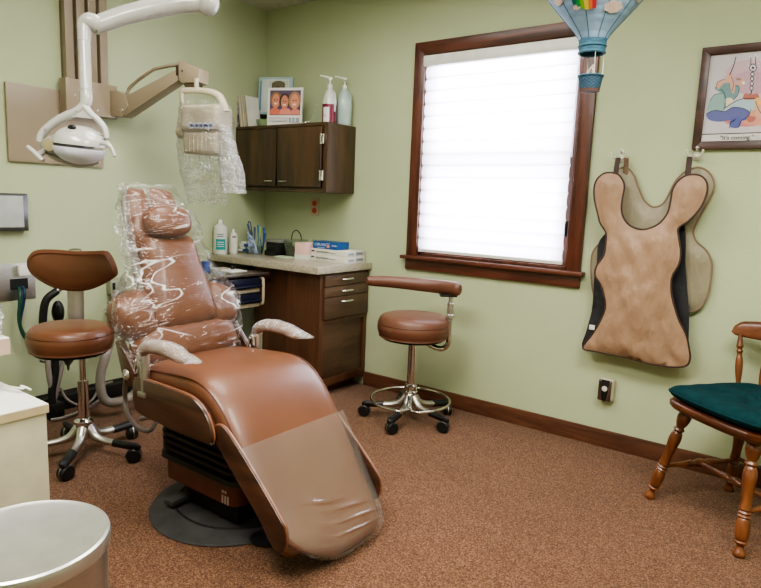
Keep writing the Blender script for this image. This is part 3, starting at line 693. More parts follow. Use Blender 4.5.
obj('knob', MB().lathe([(0, 0), (.012, 0), (.009, .014), (.013, .022), (0, .026)], Matrix.Translation((.40, -.63, .741)), 16), M['black'], c)
t = thing('storage_box', 'pale box with a green cross under the dental cart', 'box', (.33, -.3, 0))
obj('box_body', MB().box(.17, .385, -.42, -.1, 0, .545, .008), simple('grey_green_plastic', rgb(150, 158, 144), .5), t)
gm = simple('green_cross_print', rgb(16, 96, 62), .5)
obj('green_cross', MB().box(.24, .36, -.424, -.419, .49, .515).box(.275, .325, -.4245, -.4185, .465, .53), gm, t)
# ------------------------------------------------------------------ left wall: panel, tracks, x-ray arm
tag(obj('wall_panel', MB().box(0, .02, -1.70, -1.215, 1.306, 1.682, .003), M['tan']), 'flat tan rectangular panel on the left wall behind the exam lamp', 'panel')
t = xm = thing('xray_machine', 'tan wall-mounted x-ray machine with jointed arm and bagged cream head', 'x-ray machine', (0, -1.31, 1.56))
for k in range(4):
    y = -1.418+k*.0615
    obj('channel', MB().box(0.001, .05, y, y+.042, 1.70, RZ-.001, .002), M['tan'], t)
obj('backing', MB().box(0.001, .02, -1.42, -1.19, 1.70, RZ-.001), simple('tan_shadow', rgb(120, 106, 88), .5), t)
obj('mount_plate', MB().box(.021, .09, -1.445, -1.325, 1.567, 1.742, .004), M['tan'], t)
obj('mount_plate', MB().box(.021, .09, -1.315, -1.165, 1.57, 1.742, .004), M['tan'], t)
for y, z in ((-1.40, 1.66), (-1.345, 1.715), (-1.28, 1.70), (-1.28, 1.60)): obj('screw', MB().cyl((.089, y, z), (.093, y, z), .0045, seg=12), M['alu'], t)
# x-ray arm
A0, A1 = V((.115, -1.155, 1.628)), ud(182, 75, 3.2)
d = (A1-A0); dr = V((d.x, d.y, 0)).normalized(); nn = V((-dr.y, dr.x, 0))
def plane_prism(mb, pts, P0, ax, half, bev=.003, nrm=None):
    """pts along (ax, z) from P0, thickness +-half along the normal"""
    n_ = nrm or V((-ax.y, ax.x, 0)); Mx = Matrix((ax, n_, V((0, 0, 1)))).transposed().to_4x4(); Mx.translation = P0
    return mb.prism(pts, 'xz', -half, half, bev, Mx)
L_ = (V((A1.x, A1.y, 0))-V((A0.x, A0.y, 0))).length; dz = d.z
obj('shoulder', plane_prism(MB(), [(-.04, -.045), (.03, -.05), (.075, .0), (.055, .06), (.0, .085), (-.04, .085)], A0, dr, .045, .004), M['tan'], t)
obj('lower_arm', plane_prism(MB(), [(.0, -.038), (.05, -.045), (L_, dz-.035), (L_+.01, dz+.03), (.05, .055), (-.01, .045)], A0, dr, .036, .004, None), M['tan'], t)
pv = A0+dr*.035+V((0, 0, -.02)); obj('pivot_bolt', MB().cyl(pv-nn*.05, pv+nn*.05, .012, seg=20, bev=.003), M['chrome'], t)
up = MB().tube([A0+dr*.02+V((0, 0, .05)), A0+dr*.045+V((0, 0, .09)), A0+dr*.06+V((0, 0, .112)), A0+dr*(L_*.55)+V((0, 0, dz*.6+.10)), A1+V((0, 0, .052))], V((.009, .012)), 8, 2); obj('link_rod', up, M['tan'], t)
E0 = A1+dr*.015
obj('elbow', plane_prism(MB(), [(-.005, -.035), (.015, -.05), (.115, -.045), (.118, .02), (.01, .062), (-.005, .06)], E0, dr, .045, .004), M['tan'], t)
obj('elbow_slot', plane_prism(MB(), [(-.026, -.01), (-.004, -.01), (-.004, .045), (-.026, .04)], E0, dr, .038, .002), simple('slot_dark', rgb(66, 56, 46), .5), t)
b = E0+dr*.055
obj('swivel', plane_prism(MB(), [(-.05, .0), (.035, .0), (.03, -.022), (-.02, -.03)], b+V((0, 0, -.045)), dr, .035, .004), simple('dark_tan', rgb(96, 80, 62), .5), t)
sc_ = E0+dr*.02-nn*.046; obj('screw', MB().cyl(sc_+V((0, 0, .01)), sc_+V((0, 0, .01))-nn*.002, .004, seg=10), M['black'], t)
# x-ray head
HC = ud(206, 132, 3.12); hr = dr; hb = nn
HX = Matrix((hr, hb, V((0, 0, 1)))).transposed().to_4x4(); HX.translation = HC
t = obj('head_housing', MB().box(-.098, .11, -.08, .08, .005, .125, .022, HX, 3), M['tan2'], xm)
obj('lower_housing', MB().box(-.09, .112, -.075, .075, -.115, -.002, .024, HX, 3), M['tan2'], t)
obj('joint_band', MB().box(-.092, .105, -.074, .074, -.006, .008, .0, HX), simple('band_shadow', rgb(130, 118, 98), .5), t)
for k in range(6): obj('rib', MB().box(-.05+k*.024, -.044+k*.024, -.0785, -.07, -.105, -.02, .001, HX), M['tan2'], t)
obj('printed_strip', MB().box(-.045, .10, -.084, -.078, .008, .036, .002, HX), simple('label_blue_grey', rgb(176, 180, 196), .4), t)
npm = simple('navy_print', rgb(40, 50, 110), .5)
for a_, b_ in ((-.035, -.012), (-.008, .012), (.018, .036), (.044, .07), (.074, .09)): obj('print_line', MB().box(a_, b_, -.0855, -.0838, .016, .028, .0, HX), npm, t)
yk = [(-.125, -.02, .02), (-.135, -.0, .09), (-.14, 0, .19), (-.12, 0, .205), (0, 0, .20), (.07, 0, .18), (.10, 0, .14), (.115, 0, .10)]
obj('yoke', MB().tube([HX @ V(p) for p in yk], V((.013, .02)), 12, 6), M['tan2'], t)
obj('yoke_pivot', MB().cyl(HX @ V((-.15, -.02, .0)), HX @ V((-.09, -.02, .0)), .034, seg=24, bev=.006), M['tan2'], t)
obj('yoke_stem', MB().cyl(HX @ V((-.055, 0, .2)), HX @ V((-.055, 0, .262)), .012, seg=16), M['tan2'], t)
obj('cone', MB().cyl(HX @ V((-.01, 0, -.115)), HX @ V((.0, 0, -.20)), .03, .024, seg=24), M['acryl'], t)
# bags over the head
def bagmesh(mb, rings, seg=64, amp=.014, fr=16, seed=0):
    R_ = []
    for i, (c, ax, ay, rx, ry) in enumerate(rings):
        ring = []
        for k in range(seg):
            a = 2*PI*k/seg; ca, sa = math.cos(a), math.sin(a)
            e = .55
            x = rx*math.copysign(abs(ca)**e, ca); y = ry*math.copysign(abs(sa)**e, sa)
            p = c+ax*x+ay*y
            n1 = noise.noise(p*fr+V((seed, 3, 1))); n2 = noise.noise(p*fr*2.3+V((1, seed, 7)))
            q = (1-2*abs(n1))*amp+(.5-abs(n2))*amp*.7
            ring.append(p+(ax*ca+ay*sa)*q+V((0, 0, n2*amp*.6)))
        R_.append(ring)
    return mb.loft(R_, caps=False)
def lerp_rings(keys, n):
    out = []; K = len(keys)-1
    for i in range(n+1):
        f = i/n*K; j = min(int(f), K-1); u = f-j
        out.append(tuple(a.lerp(b_, u) if isinstance(a, Vector) else a+(b_-a)*u for a, b_ in zip(keys[j], keys[j+1])))
    return out
up_ = V((0, 0, 1))
keys = [(HX @ V((-.0, 0, .14)), hr, hb, .11, .09), (HX @ V((.0, 0, .06)), hr, hb, .125, .10), (HX @ V((-.005, 0, -.1)), hr, hb, .125, .10), (HX @ V((-.005, 0, -.25)), hr, hb, .12, .06), (HX @ V((.01, 0, -.365)), hr, hb, .105, .03)]
obj('clear_bag', bagmesh(MB(), lerp_rings(keys, 40), amp=.007, fr=14), M['film2'], xm, ang=180)
keys = [(HX @ V((.115, -.02, .03)), hr, hb, .015, .03), (HX @ V((.14, -.02, -.10)), hr, hb, .035, .03), (HX @ V((.165, -.02, -.20)), hr, hb, .048, .035), (HX @ V((.18, -.02, -.30)), hr, hb, .045, .03)]
obj('clear_bag', bagmesh(MB(), lerp_rings(keys, 30), amp=.012, fr=45, seed=4), M['film3'], xm, ang=180)
# ------------------------------------------------------------------ exam lamp
def lp(x, y, o=0.0): return ud(x, y, 2.2+o)
t = thing('exam_lamp', 'glossy off-white dental exam lamp on a curved overhead arm', 'lamp', tuple(lp(75, 150)))
path = [lp(214, 2, .12), lp(196, 3, .12), lp(176, 4, .11), lp(150, 9, .08), (lp(122, 16, .05)), lp(98, 24, .02), lp(92, 27, .01)]
obj('arm', MB().tube(path, [V((.034, .034)), V((.038, .036)), V((.038, .036)), V((.036, .034)), V((.034, .03)), V((.030, .028))], 20, 6), M['lampw'], t)
obj('arm_groove', MB().tube([p+V((0, 0, -.03)) for p in path[2:-1]], .006, 8, 6), M['lampg'], t)
obj('arm_joint', MB().sph(lp(208, 3, .12), (.042, .042, .046)), M['lampw'], t)
je = lp(208, 3, .12); obj('ceiling_post', MB().cyl(je, (je.x, je.y, RZ-.001), .028, seg=24), M['lampw'], t)
obj('ceiling_flange', MB().cyl((je.x, je.y, RZ-.03), (je.x, je.y, RZ-.001), .07, seg=32, bev=.005), M['lampw'], t)
obj('elbow', MB().tube([lp(98, 25, .015), lp(90, 21), lp(85, 24), lp(84.5, 34), lp(84.5, 42)], [.03, .029, .026, .0235, .0215], 20, 6), M['lampw'], t)
obj('drop_tube', MB().cyl(lp(84.5, 40), lp(86, 91), .0205, seg=24), M['lampw'], t)
obj('collar', MB().cyl(lp(84.5, 39), lp(84.5, 41), .0215, seg=24), M['lampg'], t)
obj('swivel', MB().tube([lp(86, 91), lp(86.5, 100), lp(84, 108)], [.0215, .021, .018], 20, 5), M['lampw'], t)
obj('collar', MB().cyl(lp(86, 90), lp(86, 92), .0215, seg=24), M['lampg'], t)
# yoke arms
obj('yoke_arm', MB().tube([lp(87, 104), lp(76, 112), lp(62, 118), lp(50, 126), lp(42, 134), lp(39.5, 142)], [V((.017, .02)), V((.016, .02)), V((.015, .018)), V((.014, .016)), V((.012, .014))], 14, 6), M['lampw'], t)
obj('yoke_arm', MB().tube([lp(85, 106), lp(91, 114), lp(99, 121), lp(105, 129), (lp(107, 139))], [V((.014, .02)), V((.012, .018)), V((.011, .015)), V((.008, .012))], 14, 6), M['lampw'], t)
obj('yoke_web', MB().loft([[lp(x, y, o) for x, y in ((84, 107), (92, 119), (86, 118), (76, 117), (70, 117))] for o in (-.012, .012)]), M['lampw'], t)
# head shell: domed top, dark gap, bright reflector cup below
ax = (lp(100, 146)-lp(50, 140)).normalized(); vw = (lp(75, 140)-CAM).normalized(); az = ax.cross(vw).normalized()*-1
if az.z < 0: az = -az
ay_ = az.cross(ax)
LX = Matrix((ax, ay_, az)).transposed().to_4x4(); LX.translation = lp(81, 142)
def dome(rx, ry, h0, h1, a_max, n=14, m=40, off=(0, 0, 0), thick=.004):
    """cap of an ellipsoid opening downwards"""
    mb = MB(); mb.grid(lambda u, v: LX @ V((off[0]+rx*math.sin(a_max*u)*math.cos(2*PI*v), off[1]+ry*math.sin(a_max*u)*math.sin(2*PI*v), off[2]+h0+(h1-h0)*(1-math.cos(a_max*u)))), n, m, thick); 
    bmesh.ops.remove_doubles(mb.bm, verts=mb.bm.verts[:], dist=1e-5); return mb
obj('top_shell', dome(.092, .10, .058, -.012, PI/2), M['lampw'], t)
obj('vent', MB().sph(LX @ V((-.004, -.058, .046)), (.020, .012, .009)), M['black'], t)
obj('reflector', MB().grid(lambda u, v: LX @ V((.012+.086*math.sin(PI/2*u)*math.cos(2*PI*v), -.034+.085*math.sin(PI/2*u)*math.sin(2*PI*v), -.022-.056*math.cos(PI/2*u)+.0*u)), 12, 40, .003), simple('pearl_reflector', rgb(208, 210, 222), .3, .1), t)
obj('rear_housing', MB().sph(LX @ V((-.055, .02, -.022)), (.062, .09, .045)), M['lampg'], t)
obj('bulb_window', MB().lathe([(0, 0), (.019, 0), (.021, .004), (0, .006)], LX @ Matrix.Translation((-.078, -.066, -.022)) @ Matrix.Rotation(PI/2, 4, 'X'), 28), simple('amber_glass', rgb(150, 140, 108), .3), t)
obj('lower_tray', MB().tube([LX @ V(p) for p in ((-.13, .0, -.03), (-.09, -.01, -.062), (-.02, -.02, -.078), (.03, -.01, -.072), (.06, .0, -.055))], V((.012, .03)), 12, 6), M['lampg'], t)
obj('handle', MB().tube([lp(27.5, 146.5, -.06), lp(35, 153, -.06), lp(43, 160.5, -.06)], [.0068, .0085, .0085], 12, 4), M['lampw'], t)
obj('handle_link', MB().tube([lp(38, 155, -.05), lp(45, 150, -.03), lp(48, 143, 0)], .011, 10, 5), M['lampg'], t)
obj('handle', MB().tube([lp(101, 143, -.02), lp(107, 144, -.04), lp(112, 149, -.04), lp(115, 156.5, -.04)], [.008, .010, .007, .006], 10, 6), M['lampw'], t)
for x, y in ((76, 111), (45, 129), (92, 118)): obj('screw', MB().sph(lp(x, y, -.018), .0035, seg=10, rings=6), M['lampg'], t)
# ------------------------------------------------------------------ x-ray viewer, service plate
t = thing('film_viewer', 'dark-framed x-ray film viewer with a pale grey screen on the left wall', 'film viewer', (0, -1.83, .97))
obj('housing', MB().box(0, .05, -2.12, -1.635, .966, 1.150, .004), simple('dark_steel', (.16, .16, .17, 1), .28, .9), t)
obj('screen', MB().box(.05, .053, -2.10, -1.658, .984, 1.138, .002), simple('grey_screen', rgb(178, 182, 180), .3), t)
t = thing('service_plate', 'brushed steel service plate with green and navy hoses on the left wall', 'wall plate', (0, -1.75, .62))
obj('plate', MB().box(0, .008, -1.98, -1.598, .615, .80, .003), M['steel'], t)
obj('white_socket', MB().box(.008, .035, -1.685, -1.630, .738, .79, .006), M['white'], t)
obj('opening', MB().box(.006, .010, -1.72, -1.635, .668, .722), M['black'], t)
for y, z in ((-1.61, .64), (-1.61, .775)): obj('screw', MB().cyl((.008, y, z), (.010, y, z), .005, seg=10), M['alu'], t)
hp = lambda px, py, x=.06: un(px, py, 'x', x)
obj('green_hose', MB().tube([hp(19, 288, .01), hp(20, 293, .05), hp(19.5, 306), hp(19, 320), hp(23, 334), hp(32, 346), hp(44, 352), hp(58, 352)], .0085, 10, 8), M['hoseg'], t)
obj('navy_hose', MB().tube([hp(22, 287, .01), hp(24.5, 292, .05), hp(23, 306, .05), hp(20, 322, .05), hp(22, 330, .045), hp(31, 343, .04), hp(42, 349, .04), hp(57, 349, .04)], .0075, 10, 8), M['hoseb'], t)
t = thing('hose_holder', 'black and cream hose holder on a stand behind the left stool', 'hose holder', (.14, -1.42, 0))
hh = lambda px, py, o=0.: un(px, py, 'x', .16+o)
obj('black_hose', MB().tube([hh(57, 291), hh(47, 299), hh(43.5, 312), hh(44, 330), hh(54, 352), hh(55, 372), hh(52, 392), hh(53, 405)], .019, 12, 6), M['hosed'], t)
obj('nozzle', MB().tube([hh(51, 295), hh(56, 291), hh(60, 289)], .014, 10, 3), M['alu'], t)
obj('black_tip', MB().sph(hh(58, 312), (.03, .03, .06)), M['black'], t)
obj('cream_tube', MB().tube([hh(47, 352), hh(49, 375), hh(53.5, 395), hh(54, 404)], .014, 12, 5), M['hose'], t)
obj('cream_tube', MB().tube([hh(65, 352), hh(60, 375), hh(55, 398)], .012, 12, 5), M['hose'], t)
obj('clamp', MB().cyl(hh(50, 392), hh(58, 391), .008, seg=12), M['alu'], t)
fc = hh(54, 404); obj('foot', MB().box(fc.x-.03, fc.x+.03, fc.y-.035, fc.y+.04, 0, fc.z+.005, .008), M['black'], t)
obj('hook', MB().tube([hh(40, 361), hh(44, 362), hh(47, 359), hh(41, 357)], .005, 8, 5), M['black'], t)
obj('funnel', MB().lathe([(0, -.06), (.006, -.05), (.008, -.03), (.045, .02), (0, .02)], Matrix.Translation(hh(68, 360)), 20), simple('olive_plastic', rgb(60, 66, 56), .5), t)
t = None
tag(obj('suction_hose', MB().tube([un(116, 292, 'x', .05), un(115, 306, 'x', .09), un(112, 330, 'x', .2), un(107, 352, 'x', .3), un(101, 372, 'x', .3), un(101, 390, 'x', .32), un(106, 401, 'x', .34), un(118, 402, 'x', .36), un(132, 396, 'x', .36), un(146, 380, 'x', .4)], .024, 14, 8), M['hose']), 'thick grey suction hose drooping behind the left stool', 'hose')
fl = lambda px, py, z=.012: un(px, py, 'z', z)
tag(obj('floor_cord', MB().tube([fl(51, 420), fl(62, 418), fl(74, 414), fl(86, 409), fl(98, 401), fl(112, 391)], .009, 10, 8), M['hose']), 'grey cord lying on the floor along the dark baseboard', 'cord')
tag(obj('looped_cord', MB().tube([un(60, 388, 'x', .12), un(68, 400, 'x', .14), un(80, 405, 'x', .16), un(92, 400, 'x', .16), un(101, 386, 'x', .12), un(112, 382, 'x', .06)], .007, 10, 8), M['hose']), 'grey cord looping between the hose holder and the suction hose', 'cord')
t = thing('junction_box', 'small grey-green box on the left wall between the stool and the chair back', 'wall box', (0, -1.2, .70))
jb = un(117, 285, 'x', .02)
obj('box_body', MB().box(0, .05, jb.y-.055, jb.y+.045, jb.z-.05, jb.z+.04, .006), simple('grey_green_box', rgb(150, 154, 132), .5), t)
obj('latch', MB().box(.05, .056, jb.y-.045, jb.y-.03, jb.z-.02, jb.z+.02, .002), M['black'], t)
tag(obj('cable_trough', MB().box(.017, .075, -2.6, -.6, .001, .078, .006), M['black']), 'low black cable trough along the foot of the left wall', 'cable trough')
# ------------------------------------------------------------------ left foreground cabinet, ledge, trash can
WZ = .66; wc = un(48.5, 403.5, 'z', WZ); WXc, WYc = wc.x, wc.y
t = thing('low_cabinet', 'low cream cabinet with a white top in the left foreground', 'cabinet', (WXc-.3, WYc-.3, 0))
obj('cabinet_top', MB().box(WXc-.6, WXc, WYc-.75, WYc, WZ-.022, WZ, .001), [M['offw']], t)
obj('top_edging', MB().box(WXc-.001, WXc+.0015, WYc-.75, WYc, WZ-.022, WZ-.0015), M['beigeedge'], t)
obj('carcass', MB().box(WXc-.595, WXc-.004, WYc-.745, WYc-.004, .0, WZ-.022, .002), M['beigeside'], t)
obj('keyhole', MB().box(WXc-.004, WXc-.002, WYc-.14, WYc-.12, WZ-.034, WZ-.028), M['black'], t)
tag(obj('white_cord', MB().tube([V((WXc-.42, WYc-.08, WZ+.004)), un(17, 388, 'z', WZ+.012), un(21, 386, 'z', WZ+.014), un(26, 387.5, 'z', WZ+.01), un(31, 390, 'z', WZ+.003)], .0028, 8, 8), M['white']), 'thin white cord end resting on the low cream cabinet', 'cord')
lz = .80; lc = un(9.5, 337.5, 'z', lz)
t = thing('side_counter', 'white-topped counter with a pinkish wood edge at the left border above the low cabinet', 'counter', (lc.x-.35, lc.y-.4, 0))
obj('slab', MB().box(lc.x-.5, lc.x, lc.y-.8, lc.y, lz-.043, lz, .001), M['offw'], t)
obj('edging', MB().box(lc.x-.001, lc.x+.0015, lc.y-.8, lc.y, lz-.043, lz-.002), simple('pinkish_edge', rgb(196, 172, 152), .5), t)
obj('support_leg', MB().box(lc.x-.5, lc.x-.46, lc.y-.8, lc.y-.16, 0, lz-.043, .003), M['beigeside'], t)
# bag on the counter
bc = un(2, 330, 'x', lc.x-.10)
keys = [(V((lc.x-.07, lc.y-.06, lz+z)), V((1, 0, 0)), V((0, 1, 0)), rx, ry) for z, rx, ry in ((.004, .05, .05), (.05, .065, .055), (.10, .05, .045), (.135, .02, .02), (.15, .008, .01))]
tag(obj('clear_bag', bagmesh(MB(), lerp_rings(keys, 24), amp=.009, fr=30), M['film3'], ang=180), 'crumpled clear plastic bag on the side counter at the left border', 'plastic bag')
tz = .52; tc_ = ud(23, 536, 1.12)
t = thing('trash_can', 'round stainless steel trash can with a flat lid in the lower left foreground', 'trash can', (tc_.x, tc_.y, 0))
Mx = Matrix.Translation((tc_.x, tc_.y, 0)); R_ = .145; H_ = tc_.z
obj('can_body', MB().lathe([(0, 0), (R_*.95, 0), (R_*.97, .01), (R_*.965, H_-.03), (0, H_-.03)], Mx, 64), M['steel'], t)
obj('lid', MB().lathe([(0, H_-.008), (R_*.9, H_-.006), (R_*.965, H_-.002), (R_, H_-.004), (R_+.002, H_-.012), (R_, H_-.03), (R_*.9, H_-.03)], Mx, 64), simple('lid_steel', (.66, .67, .65, 1), .33, .9), t)
obj('base_ring', MB().lathe([(R_*.9, 0), (R_, 0), (R_, .02), (R_*.97, .025)], Mx, 64), M['black'], t)
# ------------------------------------------------------------------ dental chair (runs along +x, middle line y = CY)
CY = -1.62
dc = thing('dental_chair', 'reclining brown vinyl dental chair wrapped in clear plastic, in the middle of the room', 'dental chair', (1.55, CY, 0))
# base
bcn = (1.56, -1.60)
obj('floor_plate', MB().lathe([(0, 0), (.30, 0), (.305, .004), (.30, .010), (.24, .013), (.235, .016), (0, .016)], Matrix.Translation((bcn[0], bcn[1], .0)), 72), M['rubber'], dc)
obj('plate_groove', MB().tube([(bcn[0]+.235*math.cos(a), bcn[1]+.20*math.sin(a), .016) for a in [k*PI/12 for k in range(24)]], .005, 8, 2, True), M['black'], dc)
obj('plate_cap', MB().lathe([(0, 0), (.045, 0), (.05, .003), (.04, .006), (0, .006)], Matrix.Translation((1.845, -1.70, .009)), 28), M['black'], dc)
def rrect(x0, x1, y0, y1, r, n=6):
    out = []
    for cx, cy, a0 in ((x1-r, y1-r, 0), (x0+r, y1-r, PI/2), (x0+r, y0+r, PI), (x1-r, y0+r, 1.5*PI)):
        for k in range(n+1): a = a0+PI/2*k/n; out.append((cx+r*math.cos(a), cy+r*math.sin(a)))
    return out
c = MB(); X0, X1, Y0, Y1 = 1.348, 1.775, -1.765, -1.45
rr = lambda z, g, r=.05: [V((x, y, z)) for x, y in rrect(X0-g, X1+g, Y0-g, Y1+g, r)]
c.loft([rr(.108, -.02), rr(.115, 0), rr(.188, 0), rr(.194, -.005)])
pc_ = obj('pump_housing', c, simple('reddish_brown_housing', rgb(92, 46, 30), .45, c2=rgb(84, 42, 28)), dc)
obj('pump_foot', MB().box(1.43, 1.72, -1.71, -1.49, .012, .112), M['black'], dc)
obj('release_lever', MB().box(1.41, 1.46, -1.80, -1.70, .03, .05, .004), M['rubber'], dc)
for k in range(3): obj('print_mark', MB().box(1.700+k*.014, 1.708+k*.014, -1.7665, -1.764, .118, .148), simple('pale_print', rgb(170, 150, 140), .5), pc_)
for k in range(2): obj('print_mark', MB().box(1.700+k*.016, 1.710+k*.014, -1.7665, -1.764, .156, .166), simple('pale_print', rgb(170, 150, 140), .5), pc_)
rings = [rr(.191, .004)]
z = .193
for k in range(6):
    rings += [rr(z+.004, .016 if k == 0 else .010), rr(z+.018, .012), rr(z+.024, -.022)]; z += .027 if k else .034
    if k == 0: rings[-2] = rr(z-.012, .014); rings[-1] = rr(z-.002, -.015)
rings.append(rr(z+.02, -.02))
obj('bellows', MB().loft(rings), M['bellow'], dc, 50)
obj('seat_frame', MB().box(1.40, 1.77, -1.78, -1.46, .36, .47, .01), M['black'], dc)
# seat + leg rest cushion : top profile (x, z), running down to the toe
prof = [(1.345, .535), (1.37, .562), (1.45, .572), (1.55, .580), (1.64, .585), (1.70, .580), (1.755, .560), (1.81, .520), (1.86, .465), (1.91, .395), (1.97, .308), (2.03, .220), (2.08, .146), (2.115, .094), (2.132, .060), (2.128, .036)]
PP = [(p.x, p.z) for p in catmull([(a, 0, b) for a, b in prof], 4)]
rings = []; nP = len(PP)
def warp(p):
    f_ = min(1, max(0, (p.x-2.03)/.09)); d_ = min(1.6, max(0, (-1.65-p.y)/.11))
    return V((p.x-.012*f_*d_, p.y, p.z+.036*f_*d_))
for i, (x, z) in enumerate(PP):
    a = PP[max(i-1, 0)]; b = PP[min(i+1, nP-1)]; tx, tz = b[0]-a[0], b[1]-a[1]; l = math.hypot(tx, tz); nx, nz = -tz/l, tx/l
    if nz < 0 and x < 1.4: nx, nz = -nx, -nz
    u = i/(nP-1)
    hw = .245 if x < 1.9 else .245-.02*((x-1.9)/.25)
    kk = max(0, (u-.70)/.30)**3; hw -= .07*kk; cyo = CY+.045*kk
    if u < .04: hw -= .02*(1-u/.04)
    th = .095-.03*min(1, max(0, (x-1.75)/.2))
    if u > .9: th = .065-.025*(u-.9)/.1
    ring = []
    for k in range(44):
        a_ = 2*PI*k/44; ca, sa = math.cos(a_), math.sin(a_)
        yy = hw*math.copysign(abs(ca)**.32, ca)
        dd = math.copysign(abs(sa)**(.55 if sa > 0 else .3), sa)
        dep = (dd-1)*th/2 + .010*(1-(yy/hw)**2)*(1 if sa > 0 else 0)
        ring.append(warp(V((x+nx*dep, cyo+yy, z+nz*dep))))
    rings.append(ring)
obj('seat_cushion', MB().loft(rings), M['leather'], dc, 60)
def cush_pt(u, y, out):
    f = u*(nP-1); i = min(int(f), nP-2); w_ = f-i
    x = PP[i][0]*(1-w_)+PP[i+1][0]*w_; z = PP[i][1]*(1-w_)+PP[i+1][1]*w_
    tx, tz = PP[i+1][0]-PP[i][0], PP[i+1][1]-PP[i][1]; l = math.hypot(tx, tz)
    return warp(V((x-tz/l*out, y, z+tx/l*out)))
# seam along near and far upper edges
for sg in (-1, 1):
    obj('seam', MB().tube([cush_pt(u, CY+sg*(.236-.07*(max(0, u-.70)/.30)**3-(.012 if u > .6 else 0))+.045*(max(0, u-.70)/.30)**3, -.012) for u in [.05+.86*k/18 for k in range(19)]], .0022, 6, 2), M['seam'], dc)
# toe cover : clear film over the lower leg rest
def toe(u, v):
    uu = .595+.405*u; a_ = v*2-1
    hw = .249-.02*min(1, max(0, (PP[int(uu*(nP-1))][0]-1.9)/.25))-.07*(max(0, uu-.70)/.30)**3
    y = CY+.045*(max(0, uu-.70)/.30)**3+hw*math.copysign(min(1, abs(a_)*1.12), a_)
    e = max(0, abs(a_)*1.12-1)/.12
    n_ = noise.noise(V((uu*10, y*5, 3)))*.004
    for fu, fy0, ln in ((.80, -1.55, .10), (.845, -1.52, .12), (.885, -1.56, .09), (.76, -1.66, .07)):
        n_ += .0055*math.exp(-((uu-fu-.16*(y-fy0))/.006)**2)*math.exp(-((y-fy0)/ln)**2)
    out = .0095+.010*(1-a_*a_)+n_*(1-e)-.04*e
    return cush_pt(min(uu, .999), y, out)
obj('toe_cover', MB().grid(toe, 150, 40), M['toefilm'], dc, 180)
def toeflap(u, v):
    a_ = u*2-1; p = cush_pt(.975, CY+.05+.15*a_, .012); q = warp(V((2.142-.012*a_*a_, CY+.05+.155*a_, .026))); w_ = p.lerp(q, v)
    return w_+V((.003+.006*v*noise.noise(V((a_*4, v*3, 2))), 0, 0))
obj('toe_cover_edge', MB().grid(toeflap, 40, 8), M['toefilm'], dc, 180)
# wooden side panels and leg rails
pan = [(1.372, .46), (1.376, .515), (1.40, .533), (1.45, .535), (1.60, .535), (1.70, .530), (1.755, .508), (1.79, .475), (1.81, .43), (1.805, .405), (1.78, .398), (1.55, .398), (1.42, .405), (1.385, .42)]
pan = [(p.x, p.z) for p in catmull([(a, 0, b) for a, b in pan], 4, True)]
rail = [(1.800, .452), (1.835, .462), (1.875, .440), (2.0, .335), (2.095, .246), (2.120, .215), (2.122, .168), (2.09, .138), (1.985, .236), (1.865, .345), (1.82, .388), (1.795, .41)]
rail = [(p.x, p.z) for p in catmull([(a, 0, b) for a, b in rail], 4, True)]
railf = [(x-.025, z-.03) for x, z in rail]
for sg in (-1, 1):
    y_in = CY+sg*.252; y_out = CY+sg*.276; a0, a1 = min(y_in, y_out), max(y_in, y_out)
    q = obj('side_panel', MB().prism(pan, 'xz', a0, a1, .002), M['sidewood'], dc)
    obj('panel_edging', MB().tube([(x, (a0+a1)/2, z) for x, z in pan], V((.0015, .0125)) if 0 else .0035, 8, 1, True), M['edgewood'], q)
    y_in = CY+sg*.243; y_out = CY+sg*.258; a0, a1 = min(y_in, y_out), max(y_in, y_out)
    rl = rail if sg < 0 else railf
    q = obj('leg_rail', MB().prism(rl, 'xz', a0, a1, .0015), M['sidewood'], dc)
    obj('rail_edging', MB().tube([(x, (a0+a1)/2, z) for x, z in rl], .004, 8, 1, True), M['edgewood'], q)
obj('leg_underframe', MB().prism([(1.80, .40), (1.88, .36), (2.07, .10), (2.05, .075), (1.83, .32), (1.78, .37)], 'xz', CY-.20, CY+.20, .004), M['black'], dc)
# back rest; s runs up the back
BB = V((1.340, CY-.008, .555)); bd = V((-.335, 0, .942)).normalized(); bn = V((.942, 0, .335)).normalized()
def bp_(s, y, o): return BB+bd*s+bn*o+V((0, y, 0))
def pad(name, outline, th, o0, mat, crown=.02, step=.022, parent=dc):
    """padded cushion with outline in (y, s)"""
    out = [(p.x, p.y) for p in catmull([(a, b, 0) for a, b in outline], 5, True)]
    mb, P = sheet([(a, b) for a, b in outline], step, lambda y, s_, d: 0)
    top = []
    bm = mb.bm; import itertools
    pts2 = [(p[0], p[1]) for p in P]
    dist = lambda x, z: min(math.hypot(x-a, z-b) for a, b in pts2)
    base_faces = bm.faces[:]
    r = bmesh.ops.duplicate(bm, geom=bm.verts[:]+bm.edges[:]+bm.faces[:])
    dupv = [e for e in r['geom'] if isinstance(e, bmesh.types.BMVert)]; dset = set(dupv)
    for v in bm.verts:
        d = dist(v.co.x, v.co.z); w_ = 1-(1-min(1, d/.05))**2
        y, s_ = v.co.x, v.co.z
        if v in dset: v.co = bp_(s_, y, o0+th*.45+(th*.55)*w_+crown*min(1, d/.12))
        else: v.co = bp_(s_, y, o0+th*.45-(th*.45)*min(1, w_*1.5))
    bmesh.ops.reverse_faces(bm, faces=base_faces)
    bmesh.ops.remove_doubles(bm, verts=bm.verts[:], dist=.0008)
    bmesh.ops.recalc_face_normals(bm, faces=bm.faces[:])
    return obj(name, mb, mat, parent, 70)
lowb = [(-.235, .0), (-.24, .06), (-.225, .10), (-.20, .13), (-.16, .15), (0, .155), (.16, .15), (.22, .13), (.24, .09), (.245, .04), (.235, .0), (.18, -.02), (0, -.025), (-.18, -.02)]
pad('lumbar_pad', lowb, .10, -.055, M['leather'], .015)
